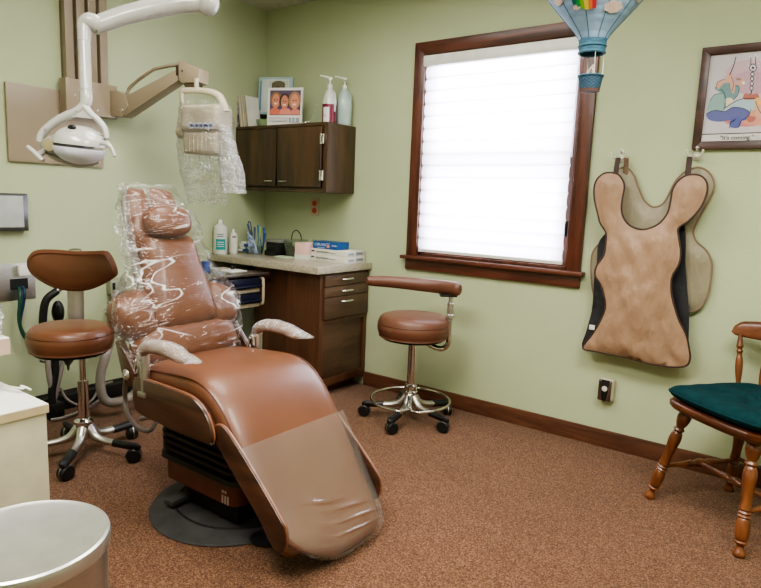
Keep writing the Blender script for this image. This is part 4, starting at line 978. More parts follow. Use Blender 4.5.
for sg in (-1, 1):
    wing = [(sg*.12, .10), (sg*.20, .085), (sg*.26, .11), (sg*.295 if sg < 0 else .27, .17), (sg*.285 if sg < 0 else .265, .235), (sg*.22, .275), (sg*.14, .28), (sg*.11, .20)]
    if sg > 0: wing = wing[::-1]
    pad('side_bolster', wing, .10, -.05, M['leather'], .02)
mid = [(-.15, .12), (-.155, .20), (-.145, .28), (-.128, .36), (-.12, .44), (-.10, .485), (0, .49), (.10, .485), (.125, .45), (.135, .36), (.15, .27), (.155, .18), (.15, .12), (0, .10)]
pad('back_cushion', mid, .085, -.03, M['leather'], .02)
obj('back_shell', MB().prism([(-.135, .10), (-.14, .30), (-.125, .64), (-.10, .675), (-.02, .675), (.02, .50), (.10, .48), (.13, .30), (.14, .10)], 'xy', -.05, -.028, .004, Matrix((V((0, 1, 0)), bd, bn)).transposed().to_4x4() if 0 else Matrix(((0, bd.x, bn.x, BB.x), (1, 0, 0, BB.y), (0, bd.z, bn.z, BB.z), (0, 0, 0, 1)))), M['leather2'], dc)
pad('head_pad', [(-.135, .44), (-.135, .57), (-.13, .665), (-.115, .68), (-.05, .68), (-.03, .665), (-.028, .60), (-.03, .44), (-.08, .43)], .06, -.04, M['leather'], .01)
pad('head_pad', [(-.02, .50), (-.02, .60), (-.018, .665), (.0, .685), (.065, .675), (.085, .66), (.095, .60), (.09, .50), (.03, .49)], .06, -.035, M['leather'], .01)
hpx = Matrix(((0, bd.x, bn.x, 0), (1, 0, 0, 0), (0, bd.z, bn.z, 0), (0, 0, 0, 1)))
hc = bp_(.525, -.01, .06)
obj('head_pillow', MB().sph(hc, (.098, .062, .045), .75, Mx=hpx), M['leather'], dc)
# shoulder brackets with bolts
for sg in (-1, 1):
    y = CY+sg*.262
    q = obj('hinge_arm', MB().prism([(1.262, .64), (1.285, .65), (1.385, .545), (1.372, .498), (1.335, .488), (1.305, .52)], 'xz', y-.012, y+.012, .003), M['sidewood'], dc)
    obj('hinge_bolt', MB().cyl((1.335, y+sg*.012, .532), (1.335, y+sg*.022, .532), .021, .018, 24, .003).cyl((1.335, y+sg*.022, .532), (1.335, y+sg*.026, .532), .009, seg=6), M['alu'], q)
    # arm rest post and pad
    ya = CY+sg*.262
    obj('armrest_bracket', MB().tube([(1.375, ya, .50), (1.372, ya, .56), (1.385, ya, .60), (1.40, ya, .57), (1.40, ya, .50)], V((.005, .013)), 10, 5), M['chrome'], dc)
    obj('armrest_post', MB().cyl((1.432, ya, .48), (1.432, ya, .63), .016, seg=24).box(1.41, 1.455, ya-.02, ya+.02, .47, .49, .004), M['alu'], dc)
    path = [(1.425, ya, .60), (1.425, ya, .625), (1.45, ya, .648), (1.505, ya, .660), (1.575, ya, .660), (1.635, ya, .650), (1.66, ya, .643)]
    obj('armrest_pad', MB().tube(path, [V((.015, .019)), V((.017, .022)), V((.018, .025)), V((.018, .026)), V((.018, .026)), V((.016, .023)), V((.009, .014))], 18, 5), simple('mauve_armrest', rgb(140, 108, 92), .5), dc)
    rings = []
    P = catmull([(1.424, ya, .604), (1.424, ya, .618), (1.43, ya, .638), (1.46, ya, .655), (1.52, ya, .665), (1.59, ya, .663), (1.645, ya, .653), (1.69, ya, .650), (1.735, ya, .650)], 5)
    R_ = [.022, .025, .027, .029, .030, .030, .030, .026, .012]
    for i, p in enumerate(P):
        f = i/(len(P)-1)*8; j = min(int(f), 7); r_ = R_[j]+(R_[j+1]-R_[j])*(f-j)
        tn = (P[min(i+1, len(P)-1)]-P[max(i-1, 0)]).normalized(); n_ = V((-tn.z, 0, tn.x))
        rings.append([p+n_*(r_*(.8-.55*max(0, f-5.5)/2.5)*math.sin(a)*(1+.2*noise.noise(p*40+V((a, a, sg)))))+V((0, 1, 0))*(r_*math.cos(a)*(1+.2*noise.noise(p*35+V((a*2, 1, sg)))))for a in [2*PI*k/28 for k in range(28)]])
    obj('armrest_film', MB().loft(rings, caps=False), M['padfilm'], dc, 180)
# plastic wrap around the back
seg = 96; rings = []
keys = [(-.01, -.24, .225, .075, -.06), (.05, -.25, .242, .085, -.07), (.12, -.272, .262, .095, -.07), (.19, -.296, .268, .10, -.07), (.25, -.288, .255, .095, -.07), (.30, -.24, .215, .088, -.07), (.36, -.195, .175, .085, -.07),
        (.43, -.17, .150, .09, -.07), (.49, -.165, .135, .11, -.065), (.55, -.175, .118, .112, -.06), (.61, -.165, .105, .09, -.055), (.655, -.148, .098, .045, -.05), (.692, -.138, .09, .03, -.045)]
n_r = 90
for i in range(n_r+1):
    f = i/n_r*(len(keys)-1); j = min(int(f), len(keys)-2); u = f-j; u = u*u*(3-2*u) if 0 else u
    s_, yl, yr, fo, ba = [a+(b-a)*u for a, b in zip(keys[j], keys[j+1])]
    cy_, ry = (yl+yr)/2, (yr-yl)/2; co_, ro = (fo+ba)/2, (fo-ba)/2
    ring = []
    for k in range(seg):
        a = 2*PI*k/seg; ca, sa = math.cos(a), math.sin(a)
        y = cy_+ry*math.copysign(abs(ca)**.6, ca); o = co_+ro*math.copysign(abs(sa)**.6, sa)
        p = bp_(s_, y, o); q = V((p.x*.7, (p.y*.9+p.z*.5)*.55, (p.z-p.y*.45)*1.5))
        r1 = 1-2*abs(noise.noise(q*9+V((1, 2, 3)))); r2 = 1-2*abs(noise.noise(q*21+V((5, 1, 3)))); r3 = 1-2*abs(noise.noise(q*48+V((2, 9, 4))))
        am = .0055+(.004 if ca < -.6 else 0)
        dsp = (r1-.5)*am*1.7+(r2-.5)*am*.8+(r3-.5)*am*.15
        ring.append(p+(bn*sa+V((0, ca, 0)))*dsp)
    rings.append(ring)
wr = MB().loft(rings, caps=False)
obj('plastic_wrap', wr, M['film'], dc, 180)
# loose gathers of film hanging at the left edge and the top
def flapfn(P0, P1, w, sd):
    def f(u, v):
        p = V(P0).lerp(V(P1), u); k = math.sin(v*PI*3.2+sd)*.016+noise.noise(V((u*9, v*5, sd)))*.02
        return p+V((0, -w*math.sin(PI*u)**.8*v, 0))+bn*(k*(.3+v))+bd*(noise.noise(V((u*5, v*4, sd+4)))*.03*v)
    return f
g = MB().grid(flapfn(bp_(.26, -.15, .02), bp_(.69, -.12, .0), .055, 1.), 40, 20); obj('film_flap', g, M['flapfilm'], dc, 180)
g = MB().grid(flapfn(bp_(-.06, -.20, .05), bp_(.25, -.28, .02), .05, 3.), 40, 16); obj('film_flap', g, M['film'], dc, 180)
obj('air_hose', MB().tube([un(131, 370, 'x', 1.34), un(126, 380, 'x', 1.22), un(125, 395, 'x', 1.1), un(127, 412, 'x', 1.1), un(136, 426, 'x', 1.12), un(148, 431, 'x', 1.15), un(155, 424, 'x', 1.15), un(154, 417, 'x', 1.12), un(140, 419, 'x', 1.08)], .0095, 12, 8), M['hose'], dc)
# ------------------------------------------------------------------ stools
def stool_base(t, ang0, R=.27, hub_h=.14, ring=False, ctop=.40, spread=72, mats=None):
    for k in range(5):
        a = ang0+math.radians(spread)*k; d = V((math.cos(a), math.sin(a), 0)); sd_ = V((-d.y, d.x, 0))
        P = [V((0, 0, hub_h+.0))+d*.014, V((0, 0, hub_h*.82))+d*.032, V((0, 0, .096))+d*.058, V((0, 0, .082))+d*.10, V((0, 0, .077))+d*.15]
        lg = obj('leg', MB().tube(P, [V((.020, .018)), V((.022, .020)), V((.019, .020)), V((.015, .019)), V((.014, .018))], 12, 5), M['alu'], t)
        obj('leg_cover', MB().tube([d*.145+V((0, 0, .076)), d*.2+V((0, 0, .073)), d*R+V((0, 0, .072)), d*(R+.02)+V((0, 0, .068))], [V((.016, .020)), V((.016, .020)), V((.015, .021)), V((.009, .015))], 12, 4), M['black'], lg)
        ca = a+1.0+k*.9; cd_ = V((math.cos(ca), math.sin(ca), 0)); c0 = d*(R+.0)+V((0, 0, .032))+V((-cd_.y, cd_.x, 0))*.008
        w = obj('caster', MB().cyl(c0-cd_*.020, c0-cd_*.003, .032, seg=28, bev=.004).cyl(c0+cd_*.003, c0+cd_*.020, .032, seg=28, bev=.004), M['black'], lg)
        obj('caster_hood', MB().cyl(c0-cd_*.002, c0+cd_*.002, .0335, seg=24).cyl(d*R+V((0, 0, .04)), d*R+V((0, 0, .072)), .007, seg=12), M['alu'], lg)
    obj('hub', MB().lathe([(0, .085), (.03, .085), (.033, .10), (.036, hub_h), (.040, hub_h+.004), (.040, hub_h+.016), (.030, hub_h+.026), (.024, hub_h+.03), (0, hub_h+.03)], seg=32), M['chrome'], t)
    obj('outer_column', MB().cyl((0, 0, hub_h+.02), (0, 0, ctop-.10 if not ring else ctop), .023, seg=28), M['chrome'], t)
    obj('inner_column', MB().cyl((0, 0, ctop-.12), (0, 0, ctop+.03), .014, seg=24), M['chrome'], t)
def stool_seat(t, r, z0, z1, mat, o=(0, 0)):
    OM = Matrix.Translation((o[0], o[1], 0))
    obj('seat', MB().lathe([(0, z0), (r*.86, z0), (r*.95, z0+.012), (r, z0+.045), (r*.99, z0+.068), (r*.93, z1-.02), (r*.8, z1-.006), (r*.5, z1), (0, z1)], OM, seg=64, smooth_n=4), mat, t)
    obj('seat_seam', MB().lathe([(r*.985, z0+.072), (r*.995, z0+.075), (r*.985, z0+.078)], OM, seg=64), M['seam'], t)
    obj('seat_pan', MB().cyl((o[0], o[1], z0-.012), (o[0], o[1], z0+.004), r*.84, seg=40), M['black'], t)
    obj('seat_mount', MB().box(-.06, .06, -.04, .04, z0-.028, z0-.008, .004), M['black'], t)
# right stool by the window
def place(t, loc): t.location = loc
t = thing('assistant_stool', 'brown vinyl stool with foot ring and curved arm pad under the window', 'stool')
stool_base(t, math.radians(-80), .245, .15, True, .46)
stool_seat(t, .196, .470, .592, M['leather2'])
pts = []
for k in range(25):
    a = math.radians(-60)+math.radians(336)*k/24+.0; pts.append((.20*math.cos(a+.12), .20*math.sin(a+.12), .118))
ringp = [(.03*math.cos(-1.0), .03*math.sin(-1.0), .20), (.042*math.cos(-1.0), .042*math.sin(-1.0), .15), (.10*math.cos(-1.0), .10*math.sin(-1.0), .122), (.165*math.cos(-.98), .165*math.sin(-.98), .117)] + \
        [(.215*math.cos(a), .215*math.sin(a), .118) for a in [-.82+(2*PI-.42)*k/30 for k in range(31)]] + \
        [(.165*math.cos(-1.06), .165*math.sin(-1.06), .117), (.10*math.cos(-1.1), .10*math.sin(-1.1), .122), (.042*math.cos(-1.2), .042*math.sin(-1.2), .15), (.03*math.cos(-1.2), .03*math.sin(-1.2), .20)]
obj('foot_ring', MB().tube(ringp, .0075, 12, 4), M['chrome'], t)
obj('collar', MB().cyl((0, 0, .168), (0, 0, .205), .036, .034, 32, .006), M['chrome'], t)
rt = V((.76, .65, 0)).normalized(); fw = V((-.65, .76, 0)).normalized()   # to the right of / away from the viewer
def L3(a, b, z): return rt*a+fw*b+V((0, 0, z))
obj('arm_tube', MB().tube([L3(.01, -.01, .45), L3(.06, -.03, .445), L3(.12, -.05, .420), L3(.16, -.06, .423), L3(.18, -.07, .455), L3(.18, -.07, .50), L3(.18, -.07, .60)], .015, 16, 6), M['chrome'], t)
obj('arm_post', MB().cyl(L3(.18, -.07, .58), L3(.18, -.07, .712), .011, seg=20).cyl(L3(.18, -.07, .585), L3(.18, -.07, .61), .021, seg=24, bev=.004).cyl(L3(.18, -.07, .61), L3(.18, -.07, .67), .0175, seg=24, bev=.003), M['alu'], t)
obj('arm_plate', MB().box(-.045, .045, -.02,   .02, .702, .714, .003, Matrix.Translation(rt*.165+fw*-.07) @ Matrix.Rotation(math.atan2(rt.y, rt.x), 4, 'Z')), M['black'], t)
ap = [L3(-.26, .04, .757), L3(-.235, .05, .757), L3(-.15, .055, .755), L3(-.04, .04, .751), (L3(.08, .0, .747)), L3(.17, -.06, .747), L3(.205, -.10, .747), L3(.218, -.115, .747)]
obj('arm_pad', MB().tube(ap, [V((.018, .014)), V((.027, .024)), V((.031, .026)), V((.034, .028)), V((.036, .028)), V((.037, .028)), V((.036, .027)), V((.024, .014))], 24, 6, flat=(0, 0, 1)), M['leather2'], t)
place(t, (1.548, -.355, 0))
# left stool in front of the left wall
t = thing('operator_stool', 'brown vinyl stool with crescent backrest standing left of the dental chair', 'stool')
stool_base(t, math.radians(-46), .250, .15, False, .45)
stool_seat(t, .174, .488, .602, M['leather'], (-.036, -.027))
rt = V((.80, .60, 0)); fw = V((-.60, .80, 0))
BKD = .17
obj('back_bar', MB().tube([L3(-.02, .02, .468), L3(-.07, .12, .468), L3(-.12, BKD+.01, .475), L3(-.12, BKD+.03, .52), L3(-.12, BKD+.035, .62), L3(-.12, BKD+.045, .86)], V((.004, .035)), 8, 5, flat=(0, 0, 1)), M['alu'], t)
obj('bar_tab', MB().tube([L3(-.145, BKD+.05, .86), L3(-.145, BKD+.05, .903), L3(-.09, BKD+.05, .903), L3(-.09, BKD+.05, .86)], .005, 8, 3), M['alu'], t)
crescent = [(-.195, .064), (-.165, .09), (-.10, .096), (0, .092), (.08, .095), (.145, .10), (.172, .087), (.196, .045), (.206, .005), (.192, -.018), (.12, -.062), (.05, -.088), (-.02, -.094), (-.09, -.084), (-.155, -.05), (-.195, -.01), (-.205, .03)]
mb, P = sheet(crescent, .02, lambda y, z, d: 0); bm = mb.bm
def dist2(x, z): return min(math.hypot(x-a, z-b) for a, b in P)
bf = bm.faces[:]; r_ = bmesh.ops.duplicate(bm, geom=bm.verts[:]+bm.edges[:]+bm.faces[:]); ds = set(e for e in r_['geom'] if isinstance(e, bmesh.types.BMVert))
for v in bm.verts:
    d = dist2(v.co.x, v.co.z); w_ = 1-(1-min(1, d/.03))**2; a, z = v.co.x, v.co.z
    curve = .35*a*a*1.6
    o = BKD-curve+(-(.018*w_+.012*min(1, d/.08)) if v in ds else .03*w_)
    v.co = L3(a-.10, o, .812+z)
bmesh.ops.reverse_faces(bm, faces=bf); bmesh.ops.remove_doubles(bm, verts=bm.verts[:], dist=.0005); bmesh.ops.recalc_face_normals(bm, faces=bm.faces[:])
bk = obj('backrest', mb, M['leather'], t, 60)
cr2 = [(x*.92, z*.84) for x, z in crescent]
obj('backrest_seam', MB().tube([L3(a-.10, BKD-.56*a*a-.022, .812+z) for a, z in cr2], .002, 6, 4, True), M['seam'], bk)
place(t, (.722, -1.737, 0))
# ------------------------------------------------------------------ lead aprons on hooks
def w2(px, py, y=-.03): p = un(px, py, 'y', y); return (p.x, p.z)
def hook(px, py, label):
    x, z = w2(px, py, 0.0)
    t = thing('coat_hook', label, 'hook', (x, 0, z-.03))
    obj('hook_plate', MB().box(x-.011, x+.011, -.006, 0, z-.032, z+.028, .003), M['hooky'], t)
    for s_ in (-1, 1):
        obj('prong', MB().tube([(x, -.005, z-.012), (x+s_*.010, -.025, z-.02), (x+s_*.026, -.045, z-.014), (x+s_*.032, -.052, z+.002)], .0045, 10, 5).sph((x+s_*.032, -.052, z+.005), .006, seg=12, rings=8), M['hooky'], t)
    obj('top_knob', MB().tube([(x, -.005, z+.01), (x+.004, -.03, z+.010), (x+.006, -.04, z+.018)], .0045, 10, 4).sph((x+.006, -.041, z+.020), .0065, seg=12, rings=8), M['hooky'], t)
    return x, z
h1 = hook(622, 155, 'cream double coat hook nearest the window, holding both aprons')
h2 = hook(697, 153, 'cream double coat hook by the lower left corner of the cartoon picture')
front = [(616.4,173.6),(605.4,173),(597.6,178.7),(594.5,187.5),(595,199.7),(598.3,213),(601,222.9),(607,232.8),(607,243),(605,255),(597.6,266),(596.4,275.4),(602,284.9),(606.5,302.6),(603.5,316),(593,334),(583,348),(597,351.6),(624.4,357),(651.6,364),(673.4,367),(686,365.7),(690.3,359),(689.5,347.5),(686.5,334),(678.8,317.6),(673,297),(672,285),(673.4,275.4),(680,263),(681.6,251),(679.6,238),(679.2,228),(689.3,220.7),(700.4,208.5),(706.6,195),(707.5,185.4),(704.5,178.7),(698,175),(687,175.2),(678.3,181),(672.8,189.6),(671,200.7),(668,213),(660.6,222.9),(650,228.4),(640.7,229.3),(630,225),(624,217),(622,208.5),(623,197.5),(624.7,186.4),(622,178.7)]
black = [(600,240),(597,262),(594,282),(593,305),(587,330),(582.5,347),(600,349),(640,356),(675,362),(687,358),(688.8,335),(689,311),(687,283.5),(685.5,262),(686,244),(684.5,226),(676,214),(650,232),(620,226)]
back = [(628,168.5),(634,175.4),(638,186.4),(644,199.7),(652,206.6),(660.6,205.5),(667.2,198),(675,182),(685,172),(698,167.3),(708.5,172),(714,182),(713.4,190.8),(708,202),(698,220),(693.5,232),(697,241.7),(706.5,250.5),(711.6,261.5),(711.6,275),(708.8,291),(703,304.5),(696.5,310),(688,311.5),(640,313),(600,305),(593.5,292),(591.5,275.4),(592.1,257.1),(595.4,248.3),(604,239),(607,225),(602,205),(606,185),(614,172),(621,168)]
def apron(label, outline, ybase, mat, pipe, extra, group_y, folds, pw):
    P2 = [w2(x, y, ybase) for x, y in outline]
    cx = sum(p[0] for p in P2)/len(P2); zt_ = max(p[1] for p in P2)
    t = thing('lead_apron', label, 'apron', (cx, ybase, min(p[1] for p in P2)))
    def fy(x, z, d):
        k = min(1, d/.05); y = ybase-.012*k
        y -= folds*(.5+.5*math.sin((x-cx)*22+z*3))*.5*min(1, d/.08)
        n_ = noise.noise(V((x*7, z*3.5, ybase*50)))*.8+noise.noise(V((x*20+z*6, z*6, 4)))*.5+(.5-abs(noise.noise(V((x*13-z*8, z*9, 8)))))*.5
        y -= folds*n_*min(1, d/.04)
        dep = max(0, (zt_-z)); y -= (.018 if ybase < -.05 else .004)*math.sin(min(1, dep/.9)*PI)
        return min(y, ybase+.004)
    mb, P = sheet(P2, .018, fy, 4)
    bm = mb.bm; bmesh.ops.solidify(bm, geom=bm.faces[:], thickness=.004)
    obj('panel', mb, mat, t, 80)
    obj('binding', MB().tube([(x, fy(x, z, 0)-.001, z) for x, z in P], V((pw*.6, pw)), 8, 1, True, flat=(0, -1, 0)), pipe, t)
    return t, fy
tb, _ = apron('pale greenish-beige lead apron hanging behind the tan one, its rounded sides showing', back, -.022, M['apron2'], M['apiping2'], None, 0, .008, .0045)
tf, fyf = apron('tan lead apron with dark brown binding hanging in front from the two hooks', front, -.095, M['apron'], M['apiping'], None, 0, .028, .0042)
# black lining side panels of the front apron
B2 = [w2(x, y, -.062) for x, y in black]
mb, P = sheet(B2, .025, lambda x, z, d: -.064+.006*math.sin(x*60)*min(1, d/.03), 4); bmesh.ops.solidify(mb.bm, geom=mb.bm.faces[:], thickness=.003)
obj('black_lining', mb, M['ablack'], tf, 80)
lx, lz = w2(592.5, 327, -.068); obj('care_label', MB().box(lx-.013, lx+.014, -.080, -.078, lz-.012, lz+.012, .001), M['white'], tf)
# straps
def strap(t, px0, py0, px1, py1, hook_xz, mat, y0):
    a = w2(px0, py0, y0); b = w2(px1, py1, -.05)
    obj('strap', MB().tube([(a[0], y0-.004, a[1]-.02), ((a[0]*.6+b[0]*.4), y0*.7-.02, a[1]*.6+b[1]*.4), (b[0], -.056, b[1])], V((.0025, .012)), 8, 5, flat=(0, -1, 0)), mat, t)
strap(tf, 616, 175, 618.5, 158, h1, M['apiping'], -.085)
strap(tf, 688, 177, 690, 157, h2, M['apiping'], -.085)
strap(tb, 626, 172, 626.5, 158, h1, M['apiping2'], -.022)
# ------------------------------------------------------------------ plug-in device
px_, pz_ = w2(608, 389, 0)
t = thing('plug_in_device', 'small silver and black plug-in device low on the wall under the aprons', 'plug-in device', (px_, 0, pz_-.055))
obj('plug_body', MB().box(px_-.034, px_+.036, -.035, -.001, pz_-.052, pz_+.058, .010, seg=3), M['tan2'], t)
obj('silver_front', MB().box(px_-.036, px_+.026, -.046, -.034, pz_-.052, pz_+.054, .008, seg=3), simple('dark_silver', (.30, .28, .27, 1), .25, 1), t)
obj('black_stripe', MB().prism([(px_-.022, pz_+.054), (px_+.018, pz_+.054), (px_+.013, pz_+.0), (px_+.004, pz_-.05), (px_-.014, pz_-.05), (px_-.020, pz_+.0)], 'xz', -.049, -.044, .002), M['black'], t)
obj('round_badge', MB().cyl((px_-.003, -.049, pz_+.012), (px_-.003, -.052, pz_+.012), .013, seg=24).cyl((px_-.003, -.052, pz_+.012), (px_-.003, -.053, pz_+.012), .007, seg=16), M['hooky'], t)
# ------------------------------------------------------------------ framed cartoon
FX0, FX1, FZ0, FZ1 = 2.752, 3.33, 1.462, 1.893
t = thing('framed_cartoon', 'dark wood framed cartoon print hanging on the wall right of the window', 'picture', ((FX0+FX1)/2, 0, FZ0))
fw_ = .034; c = MB()
for pts in ([(FX0, FZ0), (FX0+fw_, FZ0+fw_), (FX0+fw_, FZ1-fw_), (FX0, FZ1)], [(FX1, FZ0), (FX1, FZ1), (FX1-fw_, FZ1-fw_), (FX1-fw_, FZ0+fw_)],
            [(FX0, FZ1), (FX0+fw_, FZ1-fw_), (FX1-fw_, FZ1-fw_), (FX1, FZ1)], [(FX0, FZ0), (FX1, FZ0), (FX1-fw_, FZ0+fw_), (FX0+fw_, FZ0+fw_)]):
    c.prism(pts, 'xz', -.024, -.001, .002)
obj('frame', c, M['pframe'], t)
def c2(zx, zy): return V(un(690+zx/4.9, 40+zy/4.9, 'y', -.0128))
x0, x1, z0, z1 = FX0+fw_, FX1-fw_, FZ0+fw_, FZ1-fw_
paper = [V((x0, -.0128, z0)), V((x1, -.0128, z0)), V((x1, -.0128, z1)), V((x0, -.0128, z1))]
K = rgb(40, 38, 44); skn = rgb(206, 160, 142); tl = rgb(140, 172, 168); tld = rgb(112, 148, 148); bl_ = rgb(96, 100, 156); wht = rgb(214, 208, 212)
polys = [(paper, rgb(196, 190, 196))]
def blob(cx, cy, rx, ry, c, n=20, rot=0): polys.append(([c2(a, b) for a, b in ell(cx, cy, rx, ry, n, rot=rot)], c))
def poly(pts, c, sm=True):
    q = [(p.x, p.y) for p in catmull([(a, b, 0) for a, b in pts], 4, True)] if sm else pts
    polys.append(([c2(a, b) for a, b in q], c))
def line(pts, w, c=K):
    q = [V((p.x, p.y)) for p in catmull([(a, b, 0) for a, b in pts], 4)]
    for a, b in zip(q, q[1:]):
        d = (b-a)
        if d.length < 1e-6: continue
        n_ = V((-d.y, d.x)).normalized()*w/2; polys.append(([c2(*(a+n_)), c2(*(b+n_)), c2(*(b-n_)), c2(*(a-n_))], c))
blob(290, 180, 120, 85, rgb(196, 168, 180)); blob(300, 210, 95, 60, rgb(190, 156, 172)); blob(270, 395, 105, 30, rgb(206, 130, 122)); blob(330, 380, 90, 40, rgb(212, 150, 130))
# standing figure in pale teal, hauling on a rope
poly([(95, 300), (120, 268), (158, 262), (172, 290), (165, 340), (150, 362), (100, 352), (84, 345)], tl)
poly([(120, 235), (160, 212), (195, 210), (240, 228), (238, 262), (212, 292), (192, 318), (168, 325), (165, 270), (150, 258)], tld)
poly([(172, 290), (205, 285), (212, 312), (180, 330)], rgb(222, 206, 182))
poly([(128, 225), (135, 205), (172, 190), (192, 196), (190, 208), (160, 214), (140, 240)], skn)
poly([(196, 206), (196, 178), (184, 164), (206, 168), (222, 222), (215, 262), (202, 252)], skn)
blob(188, 182, 11, 9, skn); blob(247, 208, 19, 21, skn); blob(238, 192, 13, 6, rgb(150, 120, 100)); blob(262, 210, 7, 8, rgb(232, 228, 226))
line([(226, 82), (212, 130), (194, 172)], 4.5); line([(150, 240), (168, 262), (176, 300), (165, 345)], 3); line([(128, 238), (135, 208), (172, 190)], 2.5); line([(222, 225), (240, 228), (236, 265), (212, 295)], 3); line([(95, 300), (120, 268), (158, 262)], 2.5); line([(202, 180), (214, 215), (205, 252)], 2.5)
# pulley and chain
for dx in (-11, 12): line([(310+dx, 84), (309+dx, 120)], 4)
blob(309, 136, 19, 20, K); blob(309, 136, 15, 16, rgb(196, 190, 200)); blob(309, 136, 6, 6, K)
for k, cy in enumerate((168, 190, 214, 236)): blob(306-k*1.5, cy, 10, 12, K); blob(306-k*1.5, cy, 6, 8, rgb(205, 200, 208))
line([(302, 246), (300, 262), (288, 268)], 5)
# reclining figure
poly([(80, 362), (120, 345), (170, 350), (210, 332), (262, 335), (292, 352), (280, 388), (238, 398), (206, 392), (150, 400), (96, 392)], bl_)
poly([(200, 385), (250, 380), (246, 420), (228, 432), (196, 424)], rgb(84, 92, 158))
poly([(168, 335), (215, 305), (262, 288), (318, 286), (326, 312), (300, 352), (262, 336), (212, 330)], rgb(170, 190, 200))
poly([(262, 290), (270, 262), (300, 268), (330, 262), (340, 286), (318, 292)], rgb(176, 106, 90)); poly([(282, 372), (320, 378), (312, 398), (284, 402)], rgb(176, 104, 90))
poly([(318, 290), (342, 286), (352, 330), (346, 372), (318, 368), (322, 330)], rgb(232, 178, 110)); blob(352, 350, 28, 38, skn); blob(362, 366, 15, 12, wht)
line([(168, 335), (215, 305), (262, 288), (318, 286)], 3.5); line([(80, 362), (120, 345), (170, 350), (212, 330), (262, 336), (292, 352)], 3); line([(194, 432), (200, 405), (225, 388), (206, 402)], 3.5); line([(238, 428), (250, 398), (286, 372), (300, 340)], 3); line([(322, 300), (336, 340), (370, 388)], 3)
# the part outside the photograph's frame continues simply
sx = lambda u, v: V((x0+(x1-x0)*u, -.0128, z0+(z1-z0)*v))
for cu_, cv_, ru, rv, c_ in ((.72, .35, .12, .10, tl), (.74, .55, .05, .10, tld), (.74, .70, .035, .055, skn), (.60, .30, .10, .05, rgb(150, 150, 160))):
    polys.append(([sx(cu_+ru*math.cos(a), cv_+rv*math.sin(a)) for a in [2*PI*k/20 for k in range(20)]], c_))
zr = z0+.030
polys.append(([V((x0, -.0128, zr)), V((x1, -.0128, zr)), V((x1, -.0128, zr+.003)), V((x0, -.0128, zr+.003))], K))
polys.append(([V((x0, -.0128, z0)), V((x1, -.0128, z0)), V((x1, -.0128, zr-.001)), V((x0, -.0128, zr-.001))], rgb(206, 202, 200)))
flat('cartoon_print', polys, t, step=.00001)
cp = c2(228, 483); text('caption', '"It\'s coming."', .024, face_mtx((cp.x, -.0170, z0+.013), (1, 0, 0), (0, 0, 1)), M['black'], t)
obj('picture_glass', MB().box(x0-.004, x1+.004, -.0215, -.0205, z0-.004, z1+.004), M['pglass'], t)
obj('hanging_wire', MB().tube([(2.97, -.006, FZ1-.002), (3.035, -.004, FZ1+.010), (3.10, -.006, FZ1-.002)], .0018, 6, 3).cyl((3.035, -.012, FZ1+.011), (3.035, 0, FZ1+.011), .003, seg=8), M['black'], t)
# ------------------------------------------------------------------ hot air balloon lantern
NB = ud(592.2, 48, 2.0); bx_, by_, bz_ = NB.x, NB.y, NB.z
t = thing('balloon_lantern', 'blue paper hot-air-balloon lantern with clouds, hanging near the window', 'lantern', (bx_, by_, ud(588, 92, 2.0).z))
Mx = Matrix.Translation((bx_, by_, bz_-.018))
prof_b = [(.0405, .038), (.056, .062), (.082, .092), (.114, .128), (.150, .172), (.178, .222), (.192, .275), (.190, .33), (.172, .385), (.138, .432), (.09, .465), (.04, .48)]
pb = [(p.x, p.z) for p in catmull([(a, 0, b) for a, b in prof_b], 5)]
def rad(z):
    for (r0, z0_), (r1, z1_) in zip(pb, pb[1:]):
        if z0_ <= z <= z1_: return r0+(r1-r0)*(z-z0_)/(z1_-z0_)
    return pb[-1][0]
paper_m = simple('pale_blue_paper', rgb(146, 172, 200), .8, c2=rgb(134, 162, 194), nscale=18)
def pap(u, v):
    z = .038+(.48-.038)*u; a = 2*PI*v; r_ = rad(z)*(1+.010*abs(math.sin(u*PI*22))-.005)
    return Mx @ V((r_*math.cos(a), r_*math.sin(a), z))
env = obj('envelope', MB().grid(pap, 176, 64), paper_m, t, 180)
rib_m = simple('teal_rib', rgb(48, 96, 116), .6)
for k in range(10):
    a = 2*PI*k/10+.35
    obj('rib', MB().tube([Mx @ V(((r_+.001)*math.cos(a), (r_+.001)*math.sin(a), z)) for r_, z in pb[::2]], .0011, 6, 1), rib_m, env)
view_a = math.atan2(CAM.y-by_, CAM.x-bx_)   # side of the balloon seen from the room
def on_b(a, z, o=.0035): r_ = rad(z)+o; return Mx @ V((r_*math.cos(a), r_*math.sin(a), z))
def cloud(a0, z0_, s_):
    bm = bmesh.new(); pts = []
    for k in range(30):
        th = 2*PI*k/30; rr_ = 1+.22*abs(math.sin(th*3.5+1)); pts.append((rr_*1.25*math.cos(th)*s_, rr_*.6*math.sin(th)*s_))
    c_ = bm.verts.new(on_b(a0, z0_)); vs1 = [bm.verts.new(on_b(a0+x*.5/max(rad(z0_), .05), z0_+y*.5)) for x, y in pts]; vs2 = [bm.verts.new(on_b(a0+x/max(rad(z0_), .05), z0_+y)) for x, y in pts]
    for k in range(30): bm.faces.new([c_, vs1[k], vs1[(k+1) % 30]]); bm.faces.new([vs1[k], vs2[k], vs2[(k+1) % 30], vs1[(k+1) % 30]])
    mb = MB(); mb.bm.free(); mb.bm = bm; return obj('paper_cloud', mb, simple('cream_cloud', rgb(212, 204, 194), .8, c2=rgb(204, 176, 166), nscale=60), env, 180)
